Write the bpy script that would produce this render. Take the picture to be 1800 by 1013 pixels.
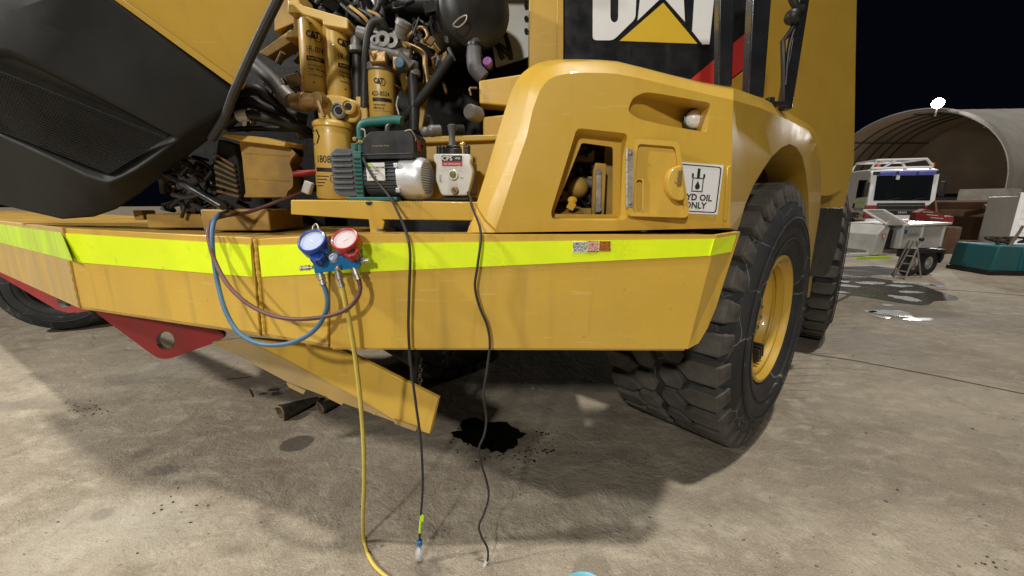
import bpy, bmesh, math, random
from mathutils import Vector, Matrix, Euler
for o in list(bpy.data.objects): bpy.data.objects.remove(o)
S = bpy.context.scene
COL = S.collection
R = math.radians
rnd = random.Random(7)

# ------------------------------------------------------------------ camera, world, light
F, PITCH, CH = 676.0, R(12.3), 1.6            # focal length in photo pixels, tilt, camera height
cd = bpy.data.cameras.new('camera'); cam = bpy.data.objects.new('camera', cd); COL.objects.link(cam)
cam.location = (0, 0, CH); cam.rotation_euler = (R(90) - PITCH, 0, 0)
cd.sensor_width = 36; cd.lens = F / 1800 * 36; cd.clip_start = .02; cd.clip_end = 600
S.camera = cam
w = bpy.data.worlds.new('World'); S.world = w; w.use_nodes = True
wn = w.node_tree.nodes; wl = w.node_tree.links; wn.clear()
wo = wn.new('ShaderNodeOutputWorld'); wb = wn.new('ShaderNodeBackground')
sk = wn.new('ShaderNodeTexSky'); sk.sky_type = 'NISHITA'; sk.sun_disc = False
sk.sun_elevation = R(-9); sk.sun_rotation = R(100); sk.air_density = 1.2; sk.dust_density = 2.0
wb.inputs['Strength'].default_value = .15
ng = wn.new('ShaderNodeMix'); ng.data_type = 'RGBA'; ng.blend_type = 'ADD'; ng.inputs[0].default_value = 1; ng.inputs[7].default_value = (.010, .012, .026, 1)   # town glow on the night sky
wl.new(sk.outputs[0], ng.inputs[6]); wl.new(ng.outputs[2], wb.inputs[0]); wl.new(wb.outputs[0], wo.inputs[0])
sd = bpy.data.lights.new('yard_light', 'SUN'); sun = bpy.data.objects.new('yard_light', sd); COL.objects.link(sun)
sd.energy = 2.6; sd.angle = R(3.0); sd.color = (1, .95, .86)
sun.rotation_euler = Vector((.08, -.13, 1.0)).to_track_quat('Z', 'Y').to_euler()
def floodlight(loc, aim, power, size, colour):
    d = bpy.data.lights.new('unseen_floodlight', 'AREA'); d.energy = power; d.size = size; d.color = colour
    o = bpy.data.objects.new('unseen_floodlight', d); COL.objects.link(o); o.location = loc
    o.rotation_euler = (Vector(loc) - Vector(aim)).to_track_quat('Z', 'Y').to_euler(); return o
floodlight((-2.2, -5.8, 5.4), (-.4, 1.6, 1.0), 480, .45, (1, .96, .88))      # mast behind the camera
floodlight((-9.5, -.5, 7.0), (-1.5, 2.0, .8), 1000, .5, (1, .96, .88))        # mast off to the left
S.view_settings.view_transform = 'Standard'; S.view_settings.look = 'None'
fd = bpy.data.lights.new('unseen_floodlight', 'SPOT'); fd.energy = 11000; fd.spot_size = R(32); fd.spot_blend = .7; fd.shadow_soft_size = .3; fd.color = (1, .96, .88)   # unseen spot, added to brighten the white truck and far yard
fo_ = bpy.data.objects.new('unseen_floodlight', fd); COL.objects.link(fo_); fo_.location = (11, -5, 9); fo_.rotation_euler = (fo_.location - Vector((18.5, 17, 2.6))).to_track_quat('Z', 'Y').to_euler()
S.cycles.max_bounces = 6; S.cycles.diffuse_bounces = 3; S.cycles.glossy_bounces = 3; S.cycles.transmission_bounces = 6; S.cycles.caustics_reflective = False; S.cycles.caustics_refractive = False
S.view_settings.exposure = -0.25; S.view_settings.gamma = 1.0

# ------------------------------------------------------------------ pixel of the photo -> point of the place
_c, _s = math.cos(PITCH), math.sin(PITCH)
def ray(px, py):
    u = (px - 900) / F; v = (py - 506.5) / F
    return Vector((u, _c - v * _s, -v * _c - _s))
EYE = Vector((0, 0, CH))
def P(px, py, d): r = ray(px, py); return EYE + r * (d / r.y)          # on the plane y = d
def G(px, py, z=0.): r = ray(px, py); return EYE + r * ((z - CH) / r.z)  # on the level z
class Plane:
    def __init__(s, p, q):                                             # vertical plane over a line of the plan
        s.p = Vector((p[0], p[1], 0)); e = Vector((q[0], q[1], 0)) - s.p; s.e = e.normalized()
        s.n = Vector((s.e.y, -s.e.x, 0))
        if s.n.dot(s.p) > 0: s.n = -s.n
    def at(s, px, py, off=0.):
        r = ray(px, py); q = s.p + s.n * off; return EYE + r * (s.n.dot(q - EYE) / s.n.dot(r))

# ------------------------------------------------------------------ materials
MATS = {}
def mat(name, col, rough=.5, metal=0., var=.12, vs=3., bump=0., bs=60., dust=0., dustcol=(.33, .26, .17), ds=2.2,
        coat=0., spec=.5, stretch=(1, 1, 1), trans=0., emit=None, speck=0., streak=0., scratch=0.):
    if name in MATS: return MATS[name]
    m = bpy.data.materials.new(name); m.use_nodes = True; n = m.node_tree.nodes; l = m.node_tree.links
    b = n['Principled BSDF']
    b.inputs['Roughness'].default_value = rough; b.inputs['Metallic'].default_value = metal
    b.inputs['Coat Weight'].default_value = coat; b.inputs['Specular IOR Level'].default_value = spec
    b.inputs['Transmission Weight'].default_value = trans
    if emit:
        b.inputs['Emission Color'].default_value = (*emit[0], 1); b.inputs['Emission Strength'].default_value = emit[1]
    tc = n.new('ShaderNodeTexCoord'); mp = n.new('ShaderNodeMapping'); l.new(tc.outputs['Object'], mp.inputs[0])
    mp.inputs['Scale'].default_value = stretch
    def noise(sc, det=4, ro=.55):
        t = n.new('ShaderNodeTexNoise'); t.inputs['Scale'].default_value = sc; t.inputs['Detail'].default_value = det
        t.inputs['Roughness'].default_value = ro; l.new(mp.outputs[0], t.inputs['Vector']); return t.outputs['Fac']
    def ramp(x, a, b_):
        t = n.new('ShaderNodeMapRange'); t.inputs[1].default_value = a; t.inputs[2].default_value = b_; l.new(x, t.inputs[0]); return t.outputs[0]
    def mix(f, a, c):
        t = n.new('ShaderNodeMix'); t.data_type = 'RGBA'
        if isinstance(f, float): t.inputs[0].default_value = f
        else: l.new(f, t.inputs[0])
        for k, x in ((6, a), (7, c)):
            if isinstance(x, tuple): t.inputs[k].default_value = (*x[:3], 1)
            else: l.new(x, t.inputs[k])
        return t.outputs[2]
    lo = tuple(max(0, x * (1 - var)) for x in col); hi = tuple(min(1, x * (1 + var)) for x in col)
    c = mix(ramp(noise(vs), .3, .7), lo, hi)
    if speck: c = mix(ramp(noise(vs * 23, 3), .68, .78), c, tuple(x * (1 - speck) for x in col))
    if dust:
        d1 = ramp(noise(ds, 6, .65), .42, .75); mul = n.new('ShaderNodeMath'); mul.operation = 'MULTIPLY'
        l.new(d1, mul.inputs[0]); mul.inputs[1].default_value = dust; c = mix(mul.outputs[0], c, dustcol)
    if streak or scratch:
        for on, sc_, scale_, lo_, hi_, cc in ((streak, (9, 9, .7), 1.6, .56, .74, (.17, .105, .045)), (scratch, (2.2, 2.2, 26), 3.0, .66, .70, (.70, .56, .24))):
            if not on: continue
            m2 = n.new('ShaderNodeMapping'); m2.inputs['Scale'].default_value = sc_; m2.inputs['Rotation'].default_value = (.3, .5 if cc[0] > .5 else .02, 0); l.new(tc.outputs['Object'], m2.inputs[0])
            t = n.new('ShaderNodeTexNoise'); t.inputs['Scale'].default_value = scale_; t.inputs['Detail'].default_value = 4; l.new(m2.outputs[0], t.inputs['Vector'])
            mm = n.new('ShaderNodeMath'); mm.operation = 'MULTIPLY'; l.new(ramp(t.outputs['Fac'], lo_, hi_), mm.inputs[0]); mm.inputs[1].default_value = on; c = mix(mm.outputs[0], c, cc)
    l.new(c, b.inputs['Base Color'])
    if metal < .9 and not trans:
        l.new(ramp(noise(vs * 4, 3), .2, .8), (rr := n.new('ShaderNodeMapRange')).inputs[0])
        rr.inputs[3].default_value = max(.05, rough - .1); rr.inputs[4].default_value = min(1, rough + .12); l.new(rr.outputs[0], b.inputs['Roughness'])
    if bump:
        bp = n.new('ShaderNodeBump'); bp.inputs['Strength'].default_value = bump; bp.inputs['Distance'].default_value = .01
        l.new(noise(bs, 5), bp.inputs['Height']); l.new(bp.outputs[0], b.inputs['Normal'])
    MATS[name] = m; return m

YEL = (.60, .375, .044)
mat('yellow', YEL, .42, var=.07, vs=2.2, dust=.28, dustcol=(.36, .25, .10), ds=1.6, coat=.25, bump=.04, bs=120, speck=.3, streak=.26, scratch=.3)
mat('yellow_fender', (.56, .35, .042), .40, var=.05, vs=1.8, dust=.14, dustcol=(.36, .26, .10), ds=1.3, coat=.3, bump=.03, bs=120, speck=.25, streak=.14, scratch=.2)
mat('yellow_grimy', (.42, .25, .045), .55, var=.22, vs=6, dust=.65, dustcol=(.13, .085, .04), ds=5, bump=.06, bs=80, speck=.5)
mat('yellow_dusty', (.47, .31, .09), .65, var=.12, vs=3, dust=.85, dustcol=(.40, .31, .18), ds=1.8, stretch=(3.0, 3.0, .45), bump=.05, bs=60)
mat('dull_blue', (.045, .12, .20), .5, var=.2, vs=20)
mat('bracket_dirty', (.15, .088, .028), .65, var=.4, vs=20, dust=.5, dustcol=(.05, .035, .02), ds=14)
mat('yellow_worn', (.40, .26, .07), .6, var=.2, vs=5, dust=.9, dustcol=(.31, .25, .16), ds=3, bump=.06, bs=60, speck=.3)
mat('body_yellow', (.50, .315, .042), .45, var=.05, vs=1.2, dust=.2, dustcol=(.33, .22, .08), ds=1.0, coat=.15)
mat('filter_yellow', (.64, .42, .09), .38, var=.06, vs=5, dust=.2, dustcol=(.25, .17, .07), ds=8, coat=.2)
mat('tape', (.80, 1., .012), .35, var=.05, vs=7, dust=.12, dustcol=(.35, .45, .03), ds=5, bump=.15, bs=500)
mat('tape_dusty', (.52, .74, .05), .5, var=.1, vs=4, dust=.6, dustcol=(.42, .40, .16), ds=3, stretch=(3, 3, .6))
mat('red_paint', (.27, .016, .02), .5, var=.15, vs=5, dust=.3, dustcol=(.12, .05, .04), ds=6)
mat('worn_steel', (.42, .39, .35), .45, metal=.7, var=.25, vs=20)
mat('dark_plastic', (.009, .009, .009), .70, var=.25, vs=2, dust=.35, dustcol=(.026, .024, .018), ds=1.6, bump=.04, bs=300, spec=.3)
mat('plastic_mesh', (.007, .007, .006), .7, var=.3, vs=4, dust=.3, dustcol=(.03, .026, .02), ds=4)
mat('black', (.012, .012, .013), .42, var=.2, vs=4, dust=.25, dustcol=(.05, .045, .035), ds=5)
mat('black_gloss', (.012, .013, .016), .28, var=.15, vs=3, dust=.15, dustcol=(.05, .05, .05), ds=3, coat=.3)
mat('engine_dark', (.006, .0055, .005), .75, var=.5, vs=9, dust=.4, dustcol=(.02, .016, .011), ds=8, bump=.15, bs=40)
mat('rubber', (.019, .020, .023), .72, var=.25, vs=5, dust=.4, dustcol=(.05, .047, .042), ds=3.5, bump=.12, bs=45)
mat('lug', (.050, .048, .045), .85, var=.4, vs=9, dust=.85, dustcol=(.135, .12, .10), ds=4, bump=.35, bs=55)
mat('hose_black', (.018, .018, .019), .5, var=.2, vs=12, dust=.35, dustcol=(.07, .06, .05), ds=9)
mat('hose_grey', (.10, .10, .11), .55, var=.15, vs=12, dust=.3, ds=9, dustcol=(.08, .07, .055))
mat('fitting_grey', (.21, .205, .20), .5, metal=.35, var=.2, vs=14, dust=.4, dustcol=(.12, .10, .07), ds=12)
mat('silver', (.70, .71, .74), .38, metal=.55, var=.06, vs=8)
mat('cast_alu', (.66, .65, .62), .5, metal=.15, var=.08, vs=20, dust=.35, dustcol=(.35, .31, .25), ds=18, bump=.06, bs=200)
mat('motor_grey', (.085, .09, .098), .5, metal=.2, var=.1, vs=12, dust=.2, dustcol=(.12, .11, .09), ds=10)
mat('teal', (.010, .115, .095), .5, var=.12, vs=10, dust=.2, dustcol=(.06, .09, .07), ds=9)
mat('brass', (.45, .33, .15), .38, metal=.8, var=.15, vs=30)
mat('fitting_metal', (.48, .45, .38), .4, metal=.75, var=.15, vs=30)
mat('blue_plastic', (.010, .055, .32), .38, var=.08, vs=15, coat=.2)
mat('red_plastic', (.40, .022, .025), .38, var=.08, vs=15, coat=.2)
mat('blue_anodised', (.015, .20, .52), .3, metal=.45, var=.08, vs=15)
mat('dial_blue', (.45, .56, .80), .25, var=.05, vs=30, coat=.5)
mat('dial_pink', (.70, .56, .58), .25, var=.05, vs=30, coat=.5)
mat('hose_blue', (.055, .15, .27), .5, var=.2, vs=10, dust=.3, dustcol=(.13, .15, .17), ds=20)
mat('hose_red', (.12, .045, .042), .5, var=.2, vs=10, dust=.3, dustcol=(.13, .10, .09), ds=20)
mat('hose_yellow', (.62, .50, .09), .5, var=.12, vs=10, dust=.35, dustcol=(.35, .28, .12), ds=14)
mat('white_paint', (.72, .73, .74), .4, var=.05, vs=4, dust=.15, dustcol=(.45, .41, .34), ds=5)
mat('white_dirty', (.60, .60, .58), .55, var=.1, vs=2, dust=.5, dustcol=(.30, .25, .18), ds=2.5)
mat('print_black', (.012, .012, .012), .55, var=.05)
mat('print_white', (.75, .76, .78), .4, var=.03)
mat('print_red', (.48, .03, .03), .5, var=.05)
mat('print_orange', (.62, .20, .02), .5, var=.05)
mat('logo_yellow', (.66, .44, .03), .4, var=.05)
mat('logo_red', (.50, .035, .035), .4, var=.08)
mat('clear', (.9, .92, .95), .08, var=.0, coat=.5)
MATS['clear'].node_tree.nodes['Principled BSDF'].inputs['Alpha'].default_value = .22
mat('lens', (.78, .80, .82), .16, var=.2, vs=60, metal=.0, coat=.6)
mat('lime', (.55, .85, .02), .5, var=.05)
mat('oil', (.004, .0035, .003), .14, var=.2, vs=10)
mat('damp', (.085, .068, .05), .55, var=.2, vs=18)
mat('damp_pale', (.26, .225, .175), .7, var=.25, vs=14)
mat('glint_pale', (.50, .51, .52), .25, var=.2, vs=6)  # pale colour stands in for bright reflections on wet floor
mat('wet', (.06, .055, .05), .24, var=.3, vs=2.5)
mat('joint', (.07, .06, .048), .9, var=.4, vs=9)
mat('rubbish', (.028, .022, .015), .75, var=.4, vs=20, dust=.5, dustcol=(.10, .085, .06), ds=14, bump=.3, bs=50)
mat('rubbish_rim', (.17, .125, .075), .8, var=.3, vs=25)
mat('pebble', (.17, .145, .115), .9, var=.4, vs=20)
mat('tub_blue', (.22, .55, .68), .4, var=.05)
mat('shed_skin', (.34, .325, .30), .75, var=.15, vs=.35, dust=.45, dustcol=(.20, .175, .15), ds=.5)
mat('shed_inner', (.55, .45, .36), .85, var=.2, vs=.3)
mat('shed_rib', (.075, .068, .062), .7)
mat('rust', (.09, .042, .022), .85, var=.5, vs=1.5, dust=.6, dustcol=(.16, .10, .06), ds=1.2, bump=.3, bs=8)
mat('rust_red', (.20, .02, .013), .6, var=.25, vs=2)
mat('teal_bin', (.018, .16, .185), .55, var=.2, vs=1.5, dust=.4, dustcol=(.10, .14, .13), ds=2)
mat('glass', (.010, .012, .014), .06, var=.1, coat=.4)
mat('visor_blue', (.12, .14, .50), .3, var=.08, vs=5)
mat('beacon', (.75, .17, .03), .3, var=.1)
mat('corrugated', (.23, .23, .215), .6, var=.12, vs=1.5)
mat('purple', (.25, .10, .28), .4, var=.05)
mat('timber', (.22, .17, .10), .8, var=.3, vs=5)
mat('lamp_glow', (1, 1, 1), .3, emit=((1, .97, .92), 200))
mat('bronze', (.30, .19, .08), .45, metal=.6, var=.2, vs=20)
mat('sight', (.20, .21, .05), .12, var=.2, vs=40, coat=.5)
mat('tag_orange', (.70, .38, .02), .5, var=.1)

# scratches on the tyre wall
def tape_mat(nm):
    m = MATS[nm]; n = m.node_tree.nodes; l = m.node_tree.links; b = n['Principled BSDF']; src = b.inputs['Base Color'].links[0].from_socket
    tc = n.new('ShaderNodeTexCoord'); v = n.new('ShaderNodeTexVoronoi'); v.feature = 'DISTANCE_TO_EDGE'; v.inputs['Scale'].default_value = 150; v.inputs['Randomness'].default_value = .15; l.new(tc.outputs['Object'], v.inputs['Vector'])
    r = n.new('ShaderNodeMapRange'); r.inputs[1].default_value = .0; r.inputs[2].default_value = .09; r.inputs[3].default_value = .22; r.inputs[4].default_value = 0; l.new(v.outputs['Distance'], r.inputs[0])
    mx = n.new('ShaderNodeMix'); mx.data_type = 'RGBA'; l.new(r.outputs[0], mx.inputs[0]); l.new(src, mx.inputs[6]); mx.inputs[7].default_value = (.30, .46, .01, 1)
    nz = n.new('ShaderNodeTexNoise'); nz.inputs['Scale'].default_value = 9; nz.inputs['Detail'].default_value = 8; l.new(tc.outputs['Object'], nz.inputs['Vector'])
    r2 = n.new('ShaderNodeMapRange'); r2.inputs[1].default_value = .62; r2.inputs[2].default_value = .70; r2.inputs[4].default_value = .5; l.new(nz.outputs['Fac'], r2.inputs[0])
    m2 = n.new('ShaderNodeMix'); m2.data_type = 'RGBA'; l.new(r2.outputs[0], m2.inputs[0]); l.new(mx.outputs[2], m2.inputs[6]); m2.inputs[7].default_value = (.36, .42, .06, 1); l.new(m2.outputs[2], b.inputs['Base Color'])
tape_mat('tape')
def tyre_mat():
    m = MATS['rubber'].copy(); m.name = 'tyre_wall'; n = m.node_tree.nodes; l = m.node_tree.links; b = n['Principled BSDF']
    src = b.inputs['Base Color'].links[0].from_socket
    tc = n.new('ShaderNodeTexCoord'); mp = n.new('ShaderNodeMapping'); l.new(tc.outputs['Object'], mp.inputs[0])
    nz = n.new('ShaderNodeTexNoise'); nz.inputs['Scale'].default_value = 3; l.new(mp.outputs[0], nz.inputs['Vector'])
    ad = n.new('ShaderNodeMix'); ad.data_type = 'VECTOR'; ad.inputs[0].default_value = .25; l.new(mp.outputs[0], ad.inputs[4]); l.new(nz.outputs['Color'], ad.inputs[5])
    v = n.new('ShaderNodeTexVoronoi'); v.feature = 'DISTANCE_TO_EDGE'; v.inputs['Scale'].default_value = 4.6; l.new(ad.outputs[1], v.inputs['Vector'])
    r = n.new('ShaderNodeMapRange'); r.inputs[1].default_value = .0; r.inputs[2].default_value = .016; r.inputs[3].default_value = 1; r.inputs[4].default_value = 0; l.new(v.outputs['Distance'], r.inputs[0])
    n2 = n.new('ShaderNodeTexNoise'); n2.inputs['Scale'].default_value = 2.6; n2.inputs['Detail'].default_value = 6; l.new(mp.outputs[0], n2.inputs['Vector'])
    r2 = n.new('ShaderNodeMapRange'); r2.inputs[1].default_value = .44; r2.inputs[2].default_value = .60; r2.inputs[4].default_value = .85; l.new(n2.outputs['Fac'], r2.inputs[0])
    mu = n.new('ShaderNodeMath'); mu.operation = 'MULTIPLY'; l.new(r.outputs[0], mu.inputs[0]); l.new(r2.outputs[0], mu.inputs[1])
    mx = n.new('ShaderNodeMix'); mx.data_type = 'RGBA'; l.new(mu.outputs[0], mx.inputs[0]); l.new(src, mx.inputs[6]); mx.inputs[7].default_value = (.26, .25, .235, 1)
    l.new(mx.outputs[2], b.inputs['Base Color']); MATS['tyre_wall'] = m
tyre_mat()

STAINS = [(522, 779, 58, 26, (.075, .06, .045), .85, .12, .5), (180, 904, 42, 18, (.14, .115, .09), .8, .4, 1.0), (288, 826, 66, 16, (.14, .12, .095), .8, .4, 1.2), (250, 797, 34, 16, (.14, .12, .095), .7, .5, 1.2),
    (520, 850, 190, 90, (.15, .10, .075), .45, .9, 1.5), (480, 815, 90, 30, (.13, .07, .05), .5, .9, 1.6), (230, 668, 170, 20, (.19, .165, .135), .6, .6, 1.), (60, 712, 330, 18, (.19, .165, .135), .6, .6, 1.),
    (1010, 940, 110, 40, (.16, .125, .09), .55, .9, 1.5), (745, 1005, 110, 40, (.11, .085, .065), .6, .7, 1.4), (610, 870, 120, 60, (.16, .125, .095), .5, .9, 1.5), (420, 965, 110, 26, (.15, .12, .09), .55, .8, 1.6),
    (150, 720, 60, 14, (.10, .085, .07), .6, .8, 2.2), (1600, 545, 330, 60, (.13, .12, .105), .6, .8, 1.), (1500, 600, 330, 90, (.17, .15, .125), .6, .9, 1.), (1120, 900, 260, 60, (.42, .385, .31), .5, .9, 1.4),
    (200, 930, 380, 120, (.46, .43, .36), .5, .9, 1.4), (880, 770, 150, 74, (.07, .055, .042), .75, .6, 1.2), (330, 640, 220, 50, (.42, .40, .35), .5, .9, 1.4)]
def ground_mat():
    m = bpy.data.materials.new('concrete'); m.use_nodes = True; n = m.node_tree.nodes; l = m.node_tree.links; b = n['Principled BSDF']
    tc = n.new('ShaderNodeTexCoord')
    def mapped(sc, rot=0):
        mp = n.new('ShaderNodeMapping'); mp.inputs['Scale'].default_value = sc; mp.inputs['Rotation'].default_value = (0, 0, rot); l.new(tc.outputs['Object'], mp.inputs[0]); return mp.outputs[0]
    iso = mapped((1, 1, 1)); streak = mapped((1., 1.7, 1), R(25))
    def noise(v, sc, det=6, ro=.6, dist=0.):
        t = n.new('ShaderNodeTexNoise'); t.inputs['Scale'].default_value = sc; t.inputs['Detail'].default_value = det; t.inputs['Roughness'].default_value = ro
        t.inputs['Distortion'].default_value = dist; l.new(v, t.inputs['Vector']); return t.outputs['Fac']
    def ramp(x, a, b_, c=0, d=1):
        t = n.new('ShaderNodeMapRange'); t.inputs[1].default_value = a; t.inputs[2].default_value = b_; t.inputs[3].default_value = c; t.inputs[4].default_value = d; l.new(x, t.inputs[0]); return t.outputs[0]
    def mix(f, a, c):
        t = n.new('ShaderNodeMix'); t.data_type = 'RGBA'; l.new(f, t.inputs[0])
        for k, x in ((6, a), (7, c)):
            if isinstance(x, tuple): t.inputs[k].default_value = (*x, 1)
            else: l.new(x, t.inputs[k])
        return t.outputs[2]
    def mul(a, k):
        t = n.new('ShaderNodeMath'); t.operation = 'MULTIPLY'; l.new(a, t.inputs[0])
        if isinstance(k, float): t.inputs[1].default_value = k
        else: l.new(k, t.inputs[1])
        return t.outputs[0]
    c = mix(ramp(noise(iso, .55, 5), .38, .62), (.235, .192, .142), (.37, .32, .245))
    c = mix(mul(ramp(noise(streak, 1.7, 5, .68, .6), .44, .74), .6), c, (.165, .13, .095))
    c = mix(mul(ramp(noise(streak, 4.5, 5, .7, .3), .50, .70), .55), c, (.52, .465, .37))
    c = mix(mul(ramp(noise(iso, 2.6, 6, .72, .8), .54, .70), .48), c, (.14, .108, .078))
    c = mix(mul(ramp(noise(iso, 14, 5, .75), .55, .72), .42), c, (.12, .10, .08))
    c = mix(mul(ramp(noise(iso, 60, 3, .7), .57, .70), .45), c, (.47, .44, .38))
    c = mix(mul(ramp(noise(iso, 38, 3, .6), .66, .72), .7), c, (.075, .06, .045))
    c = mix(mul(ramp(noise(iso, 110, 3, .65), .52, .68), .40), c, (.15, .125, .095))
    c = mix(mul(ramp(noise(streak, 95, 2, .6), .56, .68), .38), c, (.62, .57, .47))
    wob = n.new('ShaderNodeTexNoise'); wob.inputs['Scale'].default_value = 5; wob.inputs['Detail'].default_value = 8; wob.inputs['Roughness'].default_value = .65; l.new(iso, wob.inputs['Vector'])
    for (px, py, wp, hp_, col, st, edge, wv) in STAINS:
        g0 = G(px, py); rx = (G(px + wp / 2, py) - G(px - wp / 2, py)).length / 2; ry = (G(px, py - hp_ / 2) - G(px, py + hp_ / 2)).length / 2
        wv = wv * min(rx, ry) * 2
        m0 = n.new('ShaderNodeVectorMath'); m0.operation = 'MULTIPLY_ADD'; l.new(wob.outputs['Color'], m0.inputs[0]); m0.inputs[1].default_value = (wv, wv, 0); m0.inputs[2].default_value = (-g0.x - wv / 2, -g0.y - wv / 2, 0)
        m1 = n.new('ShaderNodeVectorMath'); m1.operation = 'ADD'; l.new(iso, m1.inputs[0]); l.new(m0.outputs[0], m1.inputs[1])
        m2 = n.new('ShaderNodeVectorMath'); m2.operation = 'MULTIPLY'; l.new(m1.outputs[0], m2.inputs[0]); m2.inputs[1].default_value = (1 / rx, 1 / ry, 0)
        m3 = n.new('ShaderNodeVectorMath'); m3.operation = 'LENGTH'; l.new(m2.outputs[0], m3.inputs[0])
        c = mix(mul(ramp(m3.outputs['Value'], 1., 1. - edge), st), c, col)
    v = n.new('ShaderNodeTexVoronoi'); v.feature = 'DISTANCE_TO_EDGE'; v.inputs['Scale'].default_value = .9; v.inputs['Randomness'].default_value = 1
    dn = n.new('ShaderNodeTexNoise'); dn.inputs['Scale'].default_value = 2.2; dn.inputs['Detail'].default_value = 6; l.new(iso, dn.inputs['Vector'])
    ad = n.new('ShaderNodeMix'); ad.data_type = 'VECTOR'; ad.inputs[0].default_value = .35; l.new(iso, ad.inputs[4]); l.new(dn.outputs['Color'], ad.inputs[5]); l.new(ad.outputs[1], v.inputs['Vector'])
    crack = mul(ramp(v.outputs['Distance'], 0, .006, 1, 0), ramp(noise(iso, .8, 3), .5, .62))
    c = mix(mul(crack, .6), c, (.08, .065, .05))
    l.new(c, b.inputs['Base Color'])
    l.new(ramp(noise(iso, 1.1, 6), .35, .7, .62, .92), b.inputs['Roughness'])
    hs = n.new('ShaderNodeMath'); hs.operation = 'ADD'; l.new(mul(noise(iso, 22, 4, .7), .32), hs.inputs[0]); l.new(mul(noise(iso, 4.2, 5, .7, .5), 1.1), hs.inputs[1])
    h2 = n.new('ShaderNodeMath'); h2.operation = 'ADD'; l.new(hs.outputs[0], h2.inputs[0]); l.new(mul(noise(iso, 120, 2, .6), .10), h2.inputs[1])
    bp = n.new('ShaderNodeBump'); bp.inputs['Strength'].default_value = .75; bp.inputs['Distance'].default_value = .028; l.new(h2.outputs[0], bp.inputs['Height']); l.new(bp.outputs[0], b.inputs['Normal'])
    MATS['concrete'] = m
ground_mat()

# ------------------------------------------------------------------ mesh builder
def catmull(pts, k=6):
    pts = [Vector(p) for p in pts]
    if len(pts) < 3: return pts
    q = [pts[0] * 2 - pts[1]] + pts + [pts[-1] * 2 - pts[-2]]; out = []
    for i in range(1, len(q) - 2):
        a, b, c, d = q[i - 1], q[i], q[i + 1], q[i + 2]
        for j in range(k):
            t = j / k
            out.append(.5 * ((2 * b) + (c - a) * t + (2 * a - 5 * b + 4 * c - d) * t * t + (3 * b - a - 3 * c + d) * t ** 3))
    out.append(pts[-1]); return out
def frame(ax):
    ax = Vector(ax).normalized(); h = Vector((0, 0, 1)) if abs(ax.z) < .9 else Vector((1, 0, 0))
    x = ax.cross(h).normalized(); return x, ax.cross(x).normalized()
def rp(pts, r, n=4):
    """round the corners of a 2-D polygon"""
    out = []; N = len(pts)
    for i in range(N):
        p = Vector(pts[i]); a = Vector(pts[i - 1]); b = Vector(pts[(i + 1) % N])
        da, db = (a - p), (b - p); ra = min(r, da.length * .45); rb = min(r, db.length * .45)
        s, e = p + da.normalized() * ra, p + db.normalized() * rb
        for j in range(n + 1):
            t = j / n; out.append(tuple(s * (1 - t) ** 2 + p * 2 * t * (1 - t) + e * t * t))
    return out
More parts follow.
